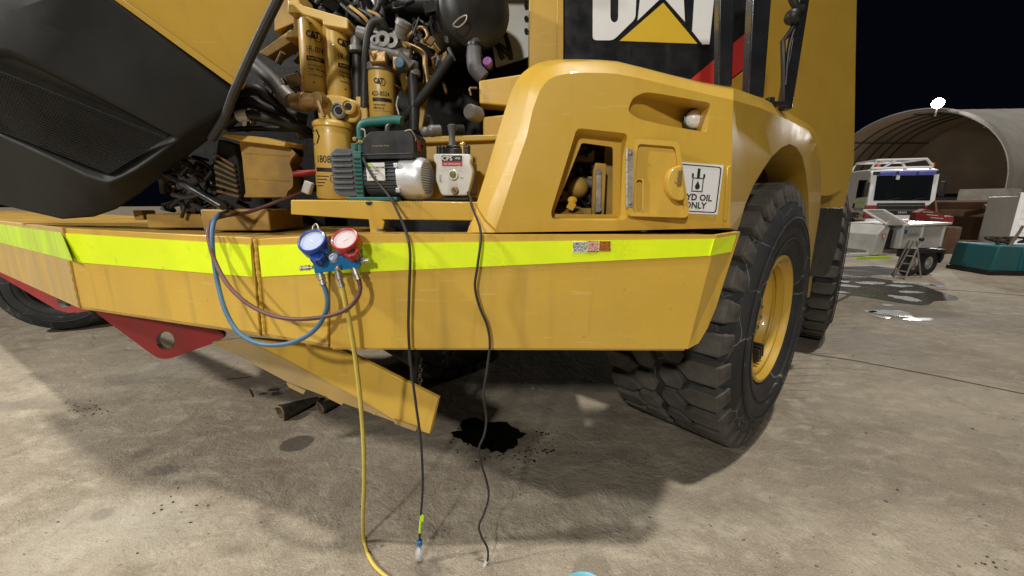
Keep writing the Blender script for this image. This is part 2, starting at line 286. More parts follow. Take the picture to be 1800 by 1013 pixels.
class B:
    def __init__(s): s.v = []; s.f = []
    def add(s, vs, fs):
        k = len(s.v); s.v += [tuple(v) for v in vs]; s.f += [tuple(i + k for i in f) for f in fs]; return s
    def box(s, c, size, rot=None):
        c = Vector(c); vs = []
        for z in (-.5, .5):
            for y in (-.5, .5):
                for x in (-.5, .5):
                    v = Vector((x * size[0], y * size[1], z * size[2])); vs.append(c + (rot @ v if rot else v))
        return s.add(vs, [(0, 2, 3, 1), (4, 5, 7, 6), (0, 1, 5, 4), (2, 6, 7, 3), (0, 4, 6, 2), (1, 3, 7, 5)])
    def prism(s, poly, vec):
        n = len(poly); vec = Vector(vec); a = [Vector(p) for p in poly]; b = [p + vec for p in a]
        return s.add(a + b, [tuple(range(n - 1, -1, -1)), tuple(range(n, 2 * n))] + [(i, (i + 1) % n, n + (i + 1) % n, n + i) for i in range(n)])
    def face(s, poly): return s.add(poly, [tuple(range(len(poly)))])
    def cyl(s, p, q, r1, r2=None, n=20, caps=True):
        p, q = Vector(p), Vector(q); r2 = r1 if r2 is None else r2; x, y = frame(q - p); vs = []
        for c, r in ((p, r1), (q, r2)):
            for i in range(n): a = 2 * math.pi * i / n; vs.append(c + (x * math.cos(a) + y * math.sin(a)) * r)
        fs = [(i, (i + 1) % n, n + (i + 1) % n, n + i) for i in range(n)]
        if caps: fs += [tuple(range(n - 1, -1, -1)), tuple(range(n, 2 * n))]
        return s.add(vs, fs)
    def lathe(s, prof, p, ax, n=24, closed=False):
        """prof: (radius, height along ax)"""
        p = Vector(p); ax = Vector(ax).normalized(); x, y = frame(ax); vs = []; m = len(prof)
        for r, h in prof:
            for i in range(n): a = 2 * math.pi * i / n; vs.append(p + ax * h + (x * math.cos(a) + y * math.sin(a)) * max(r, 1e-5))
        fs = [(j * n + i, j * n + (i + 1) % n, (j + 1) * n + (i + 1) % n, (j + 1) * n + i) for j in range(m - 1) for i in range(n)]
        if closed: fs += [((m - 1) * n + i, (m - 1) * n + (i + 1) % n, (i + 1) % n, i) for i in range(n)]
        return s.add(vs, fs)
    def tube(s, pts, r, n=10, k=6, smooth=True):
        q = catmull(pts, k) if smooth else [Vector(p) for p in pts]; m = len(q); vs = []; x = None
        for i, p in enumerate(q):
            t = (q[min(i + 1, m - 1)] - q[max(i - 1, 0)]).normalized()
            if x is None: x, y = frame(t)
            x = (x - t * x.dot(t)).normalized(); y = t.cross(x)
            rr = r(i / (m - 1)) if callable(r) else r
            for j in range(n): a = 2 * math.pi * j / n; vs.append(p + (x * math.cos(a) + y * math.sin(a)) * rr)
        fs = [(i * n + j, i * n + (j + 1) % n, (i + 1) * n + (j + 1) % n, (i + 1) * n + j) for i in range(m - 1) for j in range(n)]
        fs += [tuple(range(n - 1, -1, -1)), tuple(range((m - 1) * n, m * n))]
        return s.add(vs, fs)
    def ball(s, c, r, sc=(1, 1, 1), n=14, m=8):
        prof = [(math.sin(math.pi * i / m), -math.cos(math.pi * i / m)) for i in range(m + 1)]; k = len(s.v)
        s.lathe(prof, (0, 0, 0), (0, 0, 1), n)
        for i in range(k, len(s.v)): v = s.v[i]; s.v[i] = (c[0] + v[0] * r * sc[0], c[1] + v[1] * r * sc[1], c[2] + v[2] * r * sc[2])
        return s
    def plate(s, outer, holes, fn):
        """flat polygon with holes: 2-D loops, fn maps a 2-D point into the place"""
        bm = bmesh.new()
        for lp in [outer] + holes:
            vs = [bm.verts.new((p[0], p[1], 0)) for p in lp]
            for i in range(len(vs)): bm.edges.new((vs[i - 1], vs[i]))
        bmesh.ops.triangle_fill(bm, use_beauty=True, use_dissolve=False, edges=bm.edges[:], normal=(0, 0, 1))
        bm.verts.index_update()
        s.add([fn(v.co.x, v.co.y) for v in bm.verts], [tuple(v.index for v in f.verts) for f in bm.faces]); bm.free(); return s
    def bridge(s, a, b, closed=True):
        n = len(a); return s.add(list(a) + list(b), [(i, (i + 1) % n, n + (i + 1) % n, n + i) for i in range(n if closed else n - 1)])
    def xf(s, M):
        s.v = [tuple(M @ Vector(v)) for v in s.v]; return s
    def mesh(s, name, m, smooth=35, merge=True):
        me = bpy.data.meshes.new(name); me.from_pydata(s.v, [], s.f)
        bm = bmesh.new(); bm.from_mesh(me)
        if merge: bmesh.ops.remove_doubles(bm, verts=bm.verts, dist=1e-5)
        bmesh.ops.recalc_face_normals(bm, faces=bm.faces); bm.to_mesh(me); bm.free()
        me.materials.append(MATS[m] if isinstance(m, str) else m)
        if smooth:
            me.shade_smooth(); me.set_sharp_from_angle(angle=R(smooth))
        return me
    def build(s, name, m, parent=None, smooth=35, bevel=0., seg=2, merge=True):
        return link(name, s.mesh(name, m, smooth, merge), parent, bevel, seg)
def link(name, me, parent=None, bevel=0., seg=2):
    o = bpy.data.objects.new(name, me); COL.objects.link(o)
    if parent is not None:
        o.parent = parent; o.matrix_parent_inverse = WORLD[parent.name].inverted()
    WORLD[o.name] = Matrix.Identity(4)
    if bevel:
        md = o.modifiers.new('edge', 'BEVEL'); md.width = bevel; md.segments = seg; md.limit_method = 'ANGLE'; md.angle_limit = R(32)
    return o
WORLD = {}
def thing(name, label, cat, loc=(0, 0, 0), group=None):
    o = bpy.data.objects.new(name, None); COL.objects.link(o); o.location = loc; o.empty_display_size = .1
    WORLD[o.name] = Matrix.Translation(loc); tag(o, label, cat, group); return o
def tag(o, label=None, cat=None, group=None, kind=None):
    if label: o['label'] = label
    if cat: o['category'] = cat
    if group: o['group'] = group
    if kind: o['kind'] = kind
    return o
def text_into(b, s, size, fn, bold=.0, sx=1., align='CENTER'):
    """lettering as flat faces; fn maps (x, y) of the text into the place"""
    cu = bpy.data.curves.new('t', 'FONT'); cu.body = s; cu.size = size; cu.align_x = align; cu.align_y = 'CENTER'; cu.offset = bold * size; cu.resolution_u = 2
    o = bpy.data.objects.new('t', cu); COL.objects.link(o); dg = bpy.context.evaluated_depsgraph_get(); dg.update()
    me = bpy.data.meshes.new_from_object(o.evaluated_get(dg))
    b.add([fn(v.co.x * sx, v.co.y) for v in me.vertices], [tuple(p.vertices) for p in me.polygons])
    bpy.data.objects.remove(o); bpy.data.curves.remove(cu); bpy.data.meshes.remove(me); return b

# ------------------------------------------------------------------ ground
g = B(); n = 60; ext = 260
gv = [(-ext, -60, 0), (ext, -60, 0), (ext, 320, 0), (-ext, 320, 0)]
ground = B().face(gv).build('ground', 'concrete', smooth=0); tag(ground, kind='structure')
def blob(c, rx, ry, rot=0., rough=.25, n=40, seed=1, z=.004, lobes=None):
    r = random.Random(seed); ph = [(r.uniform(0, 6.28), r.choice([2, 3, 4, 5, 7, 9, 13]), r.uniform(.3, 1)) for _ in range(7)]; pts = []
    for i in range(n):
        a = 2 * math.pi * i / n; k = 1 + rough * sum(w_ * math.sin(f * a + p) / f ** .6 for p, f, w_ in ph) * .6
        x, y = rx * k * math.cos(a), ry * k * math.sin(a); pts.append((c[0] + x * math.cos(rot) - y * math.sin(rot), c[1] + x * math.sin(rot) + y * math.cos(rot), z))
    return pts
def stain(name, m, px, py, wpx, hpx, seed, rough=.25, n=48, z=.004):
    c = G(px, py); rx = (G(px + wpx / 2, py) - G(px - wpx / 2, py)).length / 2; ry = (G(px, py - hpx / 2) - G(px, py + hpx / 2)).length / 2
    B().face(blob(c, rx, ry, 0, rough, n, seed, z)).build(name, m, ground, smooth=0)
ol = [(793, 760), (806, 757), (813, 757), (808, 749), (811, 741), (822, 736), (837, 734), (850, 740), (860, 743), (876, 741), (890, 742), (898, 749), (909, 753), (916, 760), (927, 762), (918, 768), (908, 773), (911, 781), (904, 788), (893, 790), (884, 797), (874, 793), (866, 796), (857, 789), (846, 790), (833, 786), (826, 780), (818, 779), (809, 771), (797, 768)]
op = []
for a, b_ in zip(ol, ol[1:] + ol[:1]):
    for t in (0, .33, .66): op.append(G(a[0] + (b_[0] - a[0]) * t + rnd.uniform(-1.2, 1.2), a[1] + (b_[1] - a[1]) * t + rnd.uniform(-.7, .7), .004))
B().face(op).build('oil_stain', 'oil', ground, smooth=0)
for i in range(70):
    a = rnd.uniform(0, 6.28); k = rnd.uniform(.8, 1.55); x = 885 + 62 * k * math.cos(a); y = 772 + 34 * k * math.sin(a)
    if y > 752 and i < 70: stain('oil_spot', 'oil', x, y, rnd.uniform(1.5, 6), rnd.uniform(1, 3), i, .3, 9)
stain('wet_patch', 'wet', 1530, 505, 190, 36, 3, .3, z=.003)
for i, (x, y, a, b_) in enumerate(((1568, 551, 62, 9), (1591, 525, 34, 8), (1550, 558, 22, 4), (1615, 562, 50, 4), (1530, 498, 46, 4), (1590, 497, 40, 3), (1630, 500, 34, 3), (1490, 503, 30, 4), (1600, 514, 40, 3),
                                   (1560, 537, 18, 3), (1530, 548, 22, 3), (1580, 503, 40, 3), (1648, 503, 22, 3), (936, 684, 8, 4), (951, 686, 9, 4), (940, 702, 6, 3), (1470, 514, 40, 3), (1478, 495, 30, 3))):
    stain('wet_glint', 'glint_pale', x, y, a, b_, 40 + i, .45, 32, .006)  # glints of the wet floor, painted as pale patches
def strip(pts, w_, m='joint', name='slab_joint', z=.0035):
    q = [Vector((p.x, p.y, z)) for p in pts]; b = B()
    for a, c in zip(q[:-1], q[1:]):
        t = (c - a).normalized(); s_ = Vector((-t.y, t.x, 0)) * w_ / 2; b.add([a - s_, a + s_, c + s_, c - s_], [(0, 1, 2, 3)])
    b.build(name, m, ground, smooth=0)
strip([G(1386, 617), G(1500, 634), G(1640, 660), G(1800, 693), G(1900, 712)], .02)
strip([G(1420, 556), G(1450, 541), G(1490, 521), G(1512, 500)], .05)
strip([G(1512, 500), G(1700, 512), G(1800, 520)], .03)
# tyre prints on the floor
for k in range(14):
    t = k / 13; a = G(1330 + 150 * t, 700 - 170 * t); b2 = a + Vector((.42 + .1 * t, .02, 0))
    strip([a, b2], .03, 'damp_pale', 'tyre_print', .0025)
pb = B()
for i in range(190):
    px, py = rnd.uniform(-50, 1850), 520 + 500 * rnd.random() ** .8
    c = G(px, py); r_ = rnd.choice([.002, .003, .003, .004, .006]); k = len(pb.v)
    pb.box((c.x, c.y, r_ * .4), (r_ * rnd.uniform(1, 2.6), r_ * rnd.uniform(1, 2), r_), Matrix.Rotation(rnd.uniform(0, 3), 3, 'Z'))
pbo = pb.build('grit', 'pebble', ground, smooth=0, merge=False); tag(pbo, kind='stuff')

db_ = B()
for (cx_, cy_, sx_, sy_, k_) in ((150, 718, 26, 9, 26), (905, 790, 60, 16, 20), (285, 880, 60, 30, 10), (1740, 990, 30, 14, 6), (1130, 808, 30, 8, 10)):
    for i in range(k_):
        c = G(rnd.gauss(cx_, sx_ * .6), rnd.gauss(cy_, sy_ * .6)); db_.box((c.x, c.y, .003), (rnd.uniform(.004, .014), rnd.uniform(.003, .008), .004), Matrix.Rotation(rnd.uniform(0, 3), 3, 'Z'))
tag(db_.build('debris', 'rubbish', ground, smooth=0, merge=False), kind='stuff')
# ------------------------------------------------------------------ haul truck
truck = thing('haul_truck', 'big yellow haul truck with its hood tipped open and lime tape on the bumper', 'truck', (.3, 2.6, 0))
p0, p1, p2, p3, p4 = (.68, 1.42), (-.72, 1.44), (-1.066, 1.58), (-2.37, 2.03), (-4.19, 3.10)
PR, PM, PL, PLL = Plane(p1, p0), Plane(p2, p1), Plane(p3, p2), Plane(p4, p3)
deck = B()
def deckstrip(a, b, vec, th=.02):
    a, b, vec = Vector(a), Vector(b), Vector(vec); a.z -= .004; b.z -= .004
    deck.prism([a, b, b + vec, a + vec], (0, 0, -th))
tR0, tR1 = PR.at(1257, 413, -.004), PR.at(583, 412, -.004); tM0, tM1 = PM.at(577, 413, -.004), PM.at(449, 419, -.004)
tL0, tL1 = PL.at(444, 418, -.004), PL.at(110, 401, -.004); tLL1 = PLL.at(-160, 371, -.004)
deckstrip(tR0, tR1, (0, .20, 0)); deckstrip(tM0, tM1, (.1, .5, 0)); deckstrip(tL0 - Vector((.004, 0, 0)), tL1, (.35, .75, 0)); deckstrip(tL1 - Vector((.004, 0, 0)), tLL1, (.5, .9, 0))
bumper = deck.build('bumper', 'yellow_grimy', truck, bevel=.003)
def panel(pl, pts, m, th=.022, name='bumper_panel', off=0., bevel=.004):
    q = [pl.at(x, y, off) for x, y in pts]; return B().prism(q, -pl.n * th).build(name, m, bumper, bevel=bevel)
ep = [(1297, 407, 1.50), (1285, 444, 1.49), (1270, 490, 1.478), (1255, 538, 1.463), (1240, 575, 1.45), (1224, 602, 1.435)]
fv = [PR.at(583, 412), PR.at(1257, 413), PR.at(1206, 612), PR.at(583, 610)]; ev = [P(*q) for q in ep]
po_ = B().face(fv).face([fv[1]] + ev + [fv[2]]).build('bumper_panel', 'yellow', bumper, smooth=0)
md_ = po_.modifiers.new('th', 'SOLIDIFY'); md_.thickness = .02; md_.offset = 0
panel(PM, [(452, 420), (578, 413), (576, 607), (468, 588)], 'yellow')
panel(PL, [(111, 401), (440, 418), (457, 587), (142, 540)], 'yellow')
panel(PLL, [(-160, 371), (108, 400.5), (139, 539), (-160, 405)], 'yellow_dusty')
# folded lower flanges
for pl, a, b_, m in ((PR, (584, 610), (1204, 612), 'yellow'), (PM, (468, 588), (576, 607), 'yellow_grimy'), (PL, (142, 540), (457, 587), 'yellow_grimy'), (PLL, (-160, 405), (139, 539), 'yellow_dusty')):
    A_, B_ = pl.at(*a, -.002), pl.at(*b_, -.002); v = -pl.n * .07
    A_.z += .001; B_.z += .001
    B().prism([A_, B_, B_ + v, A_ + v], (0, 0, -.012)).build('bumper_flange', m, bumper, bevel=.002)
# weld bead over the fold
wp = [PM.at(449 + 17 * t / 9, 420 + 167 * t / 9, .002) for t in range(10)]
wb_ = B().tube([p + Vector((rnd.uniform(-.002, .002), 0, 0)) for p in wp], lambda t: .0085 + .0009 * math.sin(t * 90) + .0008 * math.sin(t * 37), 8, 8); wb_.build('weld_seam', 'yellow', bumper)
wp = [PL.at(110 + 31 * t / 9, 402 + 137 * t / 9, .0) for t in range(10)]
B().tube(wp, lambda t: .008 + .002 * math.sin(t * 60), 8, 4).build('weld_seam', 'yellow_dusty', bumper)
def tape(pl, pts, m='tape'):
    q = [pl.at(x, y, .0135 if pl is PR else .0035) for x, y in pts]; B().prism(q, -pl.n * .0025).build('reflective_tape', m, bumper, smooth=0)
tape(PR, [(584, 429), (900, 425), (1255.5, 420), (1247.5, 450), (960, 464), (584, 481)])
tape(PM, [(454, 432), (577, 428), (577, 481), (460, 487)])
tape(PL, [(113, 410), (440, 431), (444, 487), (131, 461)])
tape(PLL, [(-160, 373.5), (107, 409), (127, 459), (-160, 386)], 'tape_dusty')
B().prism([P(1256, 420, 1.402), P(1294.5, 414, 1.474), P(1285.5, 443, 1.466), P(1248, 450, 1.402)], (0, .003, 0)).build('reflective_tape', 'tape', bumper, smooth=0)
# stickers
def sticker(x0, x1, y0, y1, m, lines, tm):
    pl = PR; q = [pl.at(x0, y0, .0155), pl.at(x1, y0, .0155), pl.at(x1, y1, .0155), pl.at(x0, y1, .0155)]
    s_ = B().prism(q, -pl.n * .0018).build('sticker', m, bumper, smooth=0)
    c = (q[0] + q[2]) / 2; h = (q[0] - q[3]).length; e = (q[1] - q[0]).normalized(); wdt = (q[1] - q[0]).length; b = B()
    for i, tx in enumerate(lines):
        cy_ = h * (.5 - (i + .5) / len(lines)); sx = min(1., wdt * .9 / (len(tx) * h * .30 * .62))
        text_into(b, tx, h * .36, lambda u, v: c + e * u + Vector((0, 0, v + cy_ * .92)) + pl.n * .0016, .02, sx)
    t = b.build('sticker_lettering', tm, bumper, smooth=0)
sticker(1007, 1031, 425.5, 444, 'print_white', ['JUMPSTART', 'RECEPTACLE', '24 VOLT'], 'print_black')
sticker(1033, 1052, 424.5, 443, 'print_red', ['BATTERY', 'ISOLATOR', 'SWITCH'], 'print_white')
sticker(1054, 1073, 424, 442.5, 'print_orange', ['STARTER', 'ISOLATOR', 'SWITCH'], 'print_black')
# red tow plates with a pin hole
def towplate(a, c, apex, hole, hr, d0, d1):
    def fn(x, y): t = (x - a[0]) / (c[0] - a[0]); return P(x, y, d0 + (d1 - d0) * t)
    q = rp([a, apex, c, (c[0], c[1] - 14), (a[0], a[1] - 14)], 22, 6)
    q2 = [v for v in q]
    hl = [(hole[0] + hr * math.cos(2 * math.pi * i / 24), hole[1] + hr * math.sin(2 * math.pi * i / 24)) for i in range(24)]
    e = (fn(*c) - fn(*a)); e.z = 0; nn = Vector((e.y, -e.x, 0)).normalized() * -.03
    b = B(); fo = [fn(*v) for v in q2]; fh = [fn(*v) for v in hl]
    b.plate(q2, [hl], fn); b.plate(q2, [hl], lambda x, y: fn(x, y) + nn); b.bridge(fo, [v + nn for v in fo]); b.bridge(fh, [v + nn for v in fh])
    o = b.build('tow_plate', 'red_paint', truck, smooth=30)
    b2 = B(); r2 = [fn(hole[0] + hr * .97 * math.cos(2 * math.pi * i / 24), hole[1] + hr * .97 * math.sin(2 * math.pi * i / 24)) for i in range(24)]
    b2.bridge([v - nn * .02 for v in r2], [v + nn * 1.02 for v in r2]); b2.build('pin_bore', 'worn_steel', o)
towplate((163, 546), (393, 597), (284, 636), (291, 599), 16.5, 2.05, 2.16)
towplate((-30, 468), (172, 545), (112, 552), (114, 528), 14, 3.3, 2.35)

# hanging guard plate under the bumper
bm_ = B(); a0, a1, a2, a3 = P(480, 596, 1.86), P(583, 612, 1.80), P(770, 700, 1.70), P(755, 763, 1.66)
main = [P(423, 594, 1.92), a1 + Vector((0, .03, 0)), a2, a3, P(707, 748, 1.685), P(637, 704, 1.75), P(493, 627, 1.865)]
guard = B().prism(main, (.01, .014, .004)).build('hanging_guard', 'yellow', truck, bevel=.002)
fl = [P(372, 602, 1.96), P(422, 595, 1.918), P(493, 628, 1.863), P(637, 705, 1.748), P(706, 749, 1.683), P(690, 741, 1.70), P(600, 708, 1.77), P(505, 672, 1.865), P(452, 643, 1.91)]
B().prism(fl, (0, .012, .004)).build('guard_flange', 'yellow_worn', guard, bevel=.002)
for (x, y, d, wd) in ((520, 685, 1.85, 34), (588, 704, 1.79, 34), (648, 722, 1.74, 30), (712, 750, 1.68, 44)):
    pts = [P(x - wd / 2, y - 12, d), P(x + wd / 2, y + 2, d - .02), P(x + wd / 2 - 4, y + 9, d - .02), P(x - wd / 2 + 4, y - 4, d)]
    B().prism(pts, (0, .014, 0)).build('guard_lug', 'yellow_worn', guard, bevel=.002)
# actuator and chain behind the guard
B().cyl(P(730, 600, 2.0), P(726, 690, 1.95), .022).cyl(P(728, 615, 2.0), P(728, 640, 2.0), .035).build('guard_strut', 'black', truck)
cb = B()
for i in range(6):
    c = P(738, 632 + i * 9, 2.02); cb.lathe([(.012 + .004 * math.cos(a), .004 * math.sin(a)) for a in [k * math.pi / 3 for k in range(7)]], c, (1, 0, .2) if i % 2 else (0, 1, 0), 10)
cb.build('chain', 'worn_steel', truck)

# ------------------------------------------------------------------ fender
D0 = 1.50
O_ = [(821, 409), (838, 357), (857, 296), (874, 238), (888, 193), (899, 160), (907, 144), (917, 130), (929, 120), (944, 112), (961, 107), (981, 104.5), (1021, 104.5), (1055, 105.5), (1085, 108), (1130, 119), (1180, 132), (1235, 145), (1290, 155)]
M_ = [(847, 409), (862, 358), (888, 296), (910, 238), (922, 193), (930, 160), (935, 149), (942, 139), (951, 129), (962, 121), (975, 114), (992, 109), (1021, 108), (1055, 108.5), (1085, 111), (1130, 121.5), (1180, 134.5), (1235, 148), (1289.5, 157.5)]
I_ = [(869, 409), (885, 362), (905, 300), (926, 240), (936, 195), (944, 172), (949, 160), (956, 149), (965, 140), (977, 134), (990, 131), (1004, 129), (1030, 128), (1058, 128.5), (1085, 130), (1130, 139), (1180, 151), (1235, 164), (1289, 176)]
opening = rp([(1014, 225), (1104, 235), (1101, 388), (971, 387), (968, 374)], 9)
recess = rp([(1103, 196), (1112, 172), (1133, 162), (1160, 165), (1250, 181), (1243, 233), (1172, 221), (1122, 209)], 8)
fb = B()
fI = [P(x, y, D0) for x, y in I_]; fM = [P(x, y, D0 + .03) for x, y in M_]; fO = [P(x, y, D0 + .11) for x, y in O_]; fK = [v + Vector((.06, .42, 0)) for v in fO]
fI2 = [v.lerp(m_, .12) for v, m_ in zip(fI, fM)]; fM1 = [m_.lerp(v, .06) for v, m_ in zip(fI, fM)]; fM2 = [m_.lerp(v, .05) for v, m_ in zip(fO, fM)]
for a, b_ in ((fI, fM1), (fM1, fM2), (fM2, fO), (fO, fK)): fb.bridge(a, b_, closed=False)
outer = I_ + [(1283, 401), (1069, 406)]
fb.plate(outer, [opening, recess], lambda x, y: P(x, y, D0))
wo_ = [P(x, y, D0) for x, y in opening]; wi_ = [P(x, y, D0) + Vector((0, .055, 0)) for x, y in rp([(1018, 231), (1099, 240), (1096, 384), (974, 383), (972, 374)], 8)]; fb.bridge(wo_, wi_)
inn = rp([(1027, 247), (1084, 255), (1083, 378), (978, 377), (977, 372)], 5)
fb.plate(rp([(1018, 231), (1099, 240), (1096, 384), (974, 383), (972, 374)], 8), [inn], lambda x, y: P(x, y, D0) + Vector((0, .055, 0)))
# headlamp pocket: its floor runs in from flush at the left to deep at the right
def pk(x, y):
    t = min(1, max(0, (x - 1104) / 130)); return P(1173 + (x - 1173) * (.97), 197 + (y - 197) * .94, D0) + Vector((0, .012 + .125 * t ** .8, 0))
rin = [pk(x, y) for x, y in recess]; fb.bridge([P(x, y, D0) for x, y in recess], rin); fb.plate(recess, [], pk)
# back flange under the fender
fender = fb.build('fender', 'yellow_fender', truck, smooth=28)
B().prism([P(822, 409, 1.61), P(869, 409, D0 + .002), P(1283, 401, D0 + .002), P(1283, 401, 1.9), P(840, 409, 1.9)], (0, 0, .012)).build('fender_floor', 'yellow_grimy', fender)
# lamp
lc = P(1222, 209, D0 + .085); ld = Vector((-.15, -1, .05)).normalized()
lo = B().lathe([(.0, .016), (.018, .014), (.030, .006), (.036, -.004), (.037, -.02), (.0, -.02)], lc, ld, 28).build('headlamp', 'lens', fender)
B().lathe([(.037, .002), (.041, .001), (.041, -.03), (.037, -.03)], lc, ld, 28, True).build('lamp_ring', 'black', lo)
# what stands behind the hatch opening
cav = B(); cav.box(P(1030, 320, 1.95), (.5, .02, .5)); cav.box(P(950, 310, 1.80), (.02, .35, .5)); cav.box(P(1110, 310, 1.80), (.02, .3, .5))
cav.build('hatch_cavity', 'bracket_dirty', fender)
for (x, y, w_, h_, d_) in ((1000, 300, .05, .16, 1.82), (1025, 275, .10, .05, 1.80), (1040, 335, .05, .12, 1.78), (992, 345, .08, .05, 1.76), (1015, 372, .16, .03, 1.74)):
    B().box(P(x, y, d_), (w_, .04, h_)).build('hatch_block', 'yellow_grimy', fender, bevel=.006)
B().cyl(P(1008, 318, 1.72), P(1044, 324, 1.72), .02).cyl(P(990, 268, 1.74), P(1030, 262, 1.74), .014).build('hatch_pipe', 'fitting_grey', fender)
B().prism([P(1043, 300, 1.60), P(1047, 286, 1.60), P(1066, 288, 1.60), P(1062, 380, 1.60), P(1040, 380, 1.60)], (0, .02, 0)).build('hatch_bracket', 'yellow_grimy', fender, bevel=.003)
B().prism([P(1064, 250, 1.68), P(1082, 252, 1.68), P(1080, 380, 1.68), P(1062, 380, 1.68)], (0, .02, 0)).build('hatch_bracket', 'yellow_grimy', fender, bevel=.003)
B().prism([P(1049, 298, 1.585), P(1058, 299, 1.585), P(1056, 374, 1.585), P(1046, 374, 1.585)], (0, .012, 0)).build('hatch_latch', 'worn_steel', fender, bevel=.002)
for y in (302, 368): B().cyl(P(1052, y, 1.58), P(1052, y, 1.60), .011).build('bolt', 'fitting_grey', fender)
B().prism([P(968, 378, 1.60), P(978, 358, 1.75), P(1020, 362, 1.78), P(1028, 378, 1.62)], (0, 0, -.01)).build('hatch_shelf', 'yellow_grimy', fender, bevel=.002)
hb = B()
for i in range(16):
    x, y = rnd.uniform(985, 1050), rnd.uniform(262, 350); hb.tube([P(x, y, 1.72), P(x + rnd.uniform(-20, 20), y + rnd.uniform(-12, 20), 1.70), P(x + rnd.uniform(-25, 25), y + rnd.uniform(-5, 40), 1.76)], .008, 8, 4)
tag(hb.build('hatch_wiring', 'hose_black', fender), kind='stuff')
B().ball(P(1016, 330, 1.70), .045).build('hatch_reservoir', 'yellow_grimy', fender)
B().ball(P(1006, 352, 1.62), .018, (1.1, .5, .9)).box(P(1004, 362, 1.615), (.03, .006, .03), Matrix.Rotation(.5, 3, 'Y')).build('hatch_tag', 'tag_orange', fender)
# open hatch door, swung right round on its hinge
def dfn(x, y, o=0.): t = (x - 1103) / 108; return P(x, y, D0 - .022 - .030 * max(0, t) + o)
dout = rp([(1103, 380), (1108, 300), (1116, 243), (1193, 249), (1212, 370), (1208, 383)], 7)
din = rp([(1112, 374), (1117, 300), (1122, 253), (1186, 258), (1203, 368), (1200, 376)], 6)
slot = rp([(1119, 316), (1129, 316), (1128, 372), (1118, 372)], 5)
db = B(); db.plate(dout, [din], dfn); db.bridge([dfn(*v) for v in dout], [dfn(*v, .022) for v in dout]); db.plate(dout, [], lambda x, y: dfn(x, y, .022))
db.bridge([dfn(*v) for v in din], [dfn(*v, .014) for v in din]); db.plate(din, [slot], lambda x, y: dfn(x, y, .014)); db.bridge([dfn(*v, .014) for v in slot], [dfn(*v, .020) for v in slot])
door = db.build('hatch_door', 'yellow_fender', fender, smooth=30)
so = rp([(1116, 313), (1132, 313), (1131, 375), (1115, 375)], 6); sb_ = B(); sb_.plate(so, [slot], lambda x, y: dfn(x, y, .006)); sb_.bridge([dfn(*v, .006) for v in so], [dfn(*v, .0135) for v in so]); sb_.bridge([dfn(*v, .006) for v in slot], [dfn(*v, .0135) for v in slot])
sb_.build('door_grip', 'yellow_fender', fender, smooth=30)
lt = [(1203 + 0 * i, 0) for i in range(1)]
arc = [(1196 + 23 * math.cos(a), 322 + 31 * math.sin(a)) for a in [math.pi * (.42 + 1.16 * i / 12) for i in range(13)]] + [(1199, 296), (1205, 345)]
B().prism([dfn(x, y, -.026) for x, y in arc], (0, .038, 0)).build('door_lock_housing', 'yellow_fender', fender, bevel=.005, seg=3)
B().cyl(dfn(1192, 316, -.036), dfn(1192, 316, -.02), .012).box(dfn(1195, 312, -.04), (.012, .012, .045)).build('door_lock', 'brass', fender)
for i in range(5):
    y = 262 + i * 21; B().cyl(P(1102.5, y, D0 - .012), P(1102, y + 19, D0 - .012), .0065, n=10).build('hinge_knuckle', 'worn_steel', fender)
B().prism([P(1104.5, 262, D0 - .03), P(1113, 263, D0 - .03), P(1112, 364, D0 - .03), P(1103.5, 364, D0 - .03)], (0, .004, 0)).build('hinge_leaf', 'worn_steel', fender)
for y in (270, 358): B().lathe([(0, .007), (.006, .005), (.008, 0)], P(1108, y, D0 - .03), (0, -1, 0), 12).build('bolt', 'fitting_grey', fender)
# notice: hydraulic oil only
SN = [(1188, 284), (1272, 291), (1261, 378), (1180, 374)]
sn = [P(x, y, D0 - .003) for x, y in SN]
sign = B().prism(sn, (0, .0025, 0)).build('notice_plate', 'print_white', fender, smooth=0)
def sfn(u, v, o=0.):   # u, v in 0..1 over the notice
    a = sn[3].lerp(sn[2], u); b_ = sn[0].lerp(sn[1], u); return a.lerp(b_, v) + Vector((0, -.0012 - o, 0))
bb = B(); ro = rp([(.035, .035), (.965, .035), (.965, .965), (.035, .965)], .07); ri = rp([(.06, .055), (.94, .055), (.94, .945), (.06, .945)], .06); bb.plate(ro, [ri], sfn)
bb.plate([(.47, .70), (.53, .70), (.53, .90), (.47, .90)], [], sfn)
bb.plate([(.38, .44), (.62, .44), (.62, .78), (.60, .78), (.60, .46), (.40, .46), (.40, .78), (.38, .78)], [], sfn); bb.plate([(.36, .72), (.40, .72), (.40, .80), (.36, .80)], [], sfn); bb.plate([(.60, .72), (.64, .72), (.64, .80), (.60, .80)], [], sfn)
bb.plate([(.40, .70), (.47, .70), (.47, .72), (.40, .72)], [], sfn); bb.plate([(.53, .70), (.60, .70), (.60, .72), (.53, .72)], [], sfn)
bb.plate([(.5, .66)] + [(.5 + .052 * math.cos(a), .545 + .055 * math.sin(a)) for a in [R(30 - 240 * i / 14) for i in range(15)]], [], sfn)
text_into(bb, 'HYD OIL', .175, lambda x, y: sfn(.50 + x * .98, .325 + y), .03); text_into(bb, 'ONLY', .175, lambda x, y: sfn(.50 + x * .98, .165 + y), .03)
bb.build('notice_print', 'print_black', fender, smooth=0)
# pressed rib near the corner
B().prism([P(1279, 293, D0 - .006), P(1286, 291, D0 - .004), P(1278, 389, D0 - .004), P(1272, 389, D0 - .006)], (0, .012, 0)).build('pressed_rib', 'yellow_fender', fender, bevel=.003)

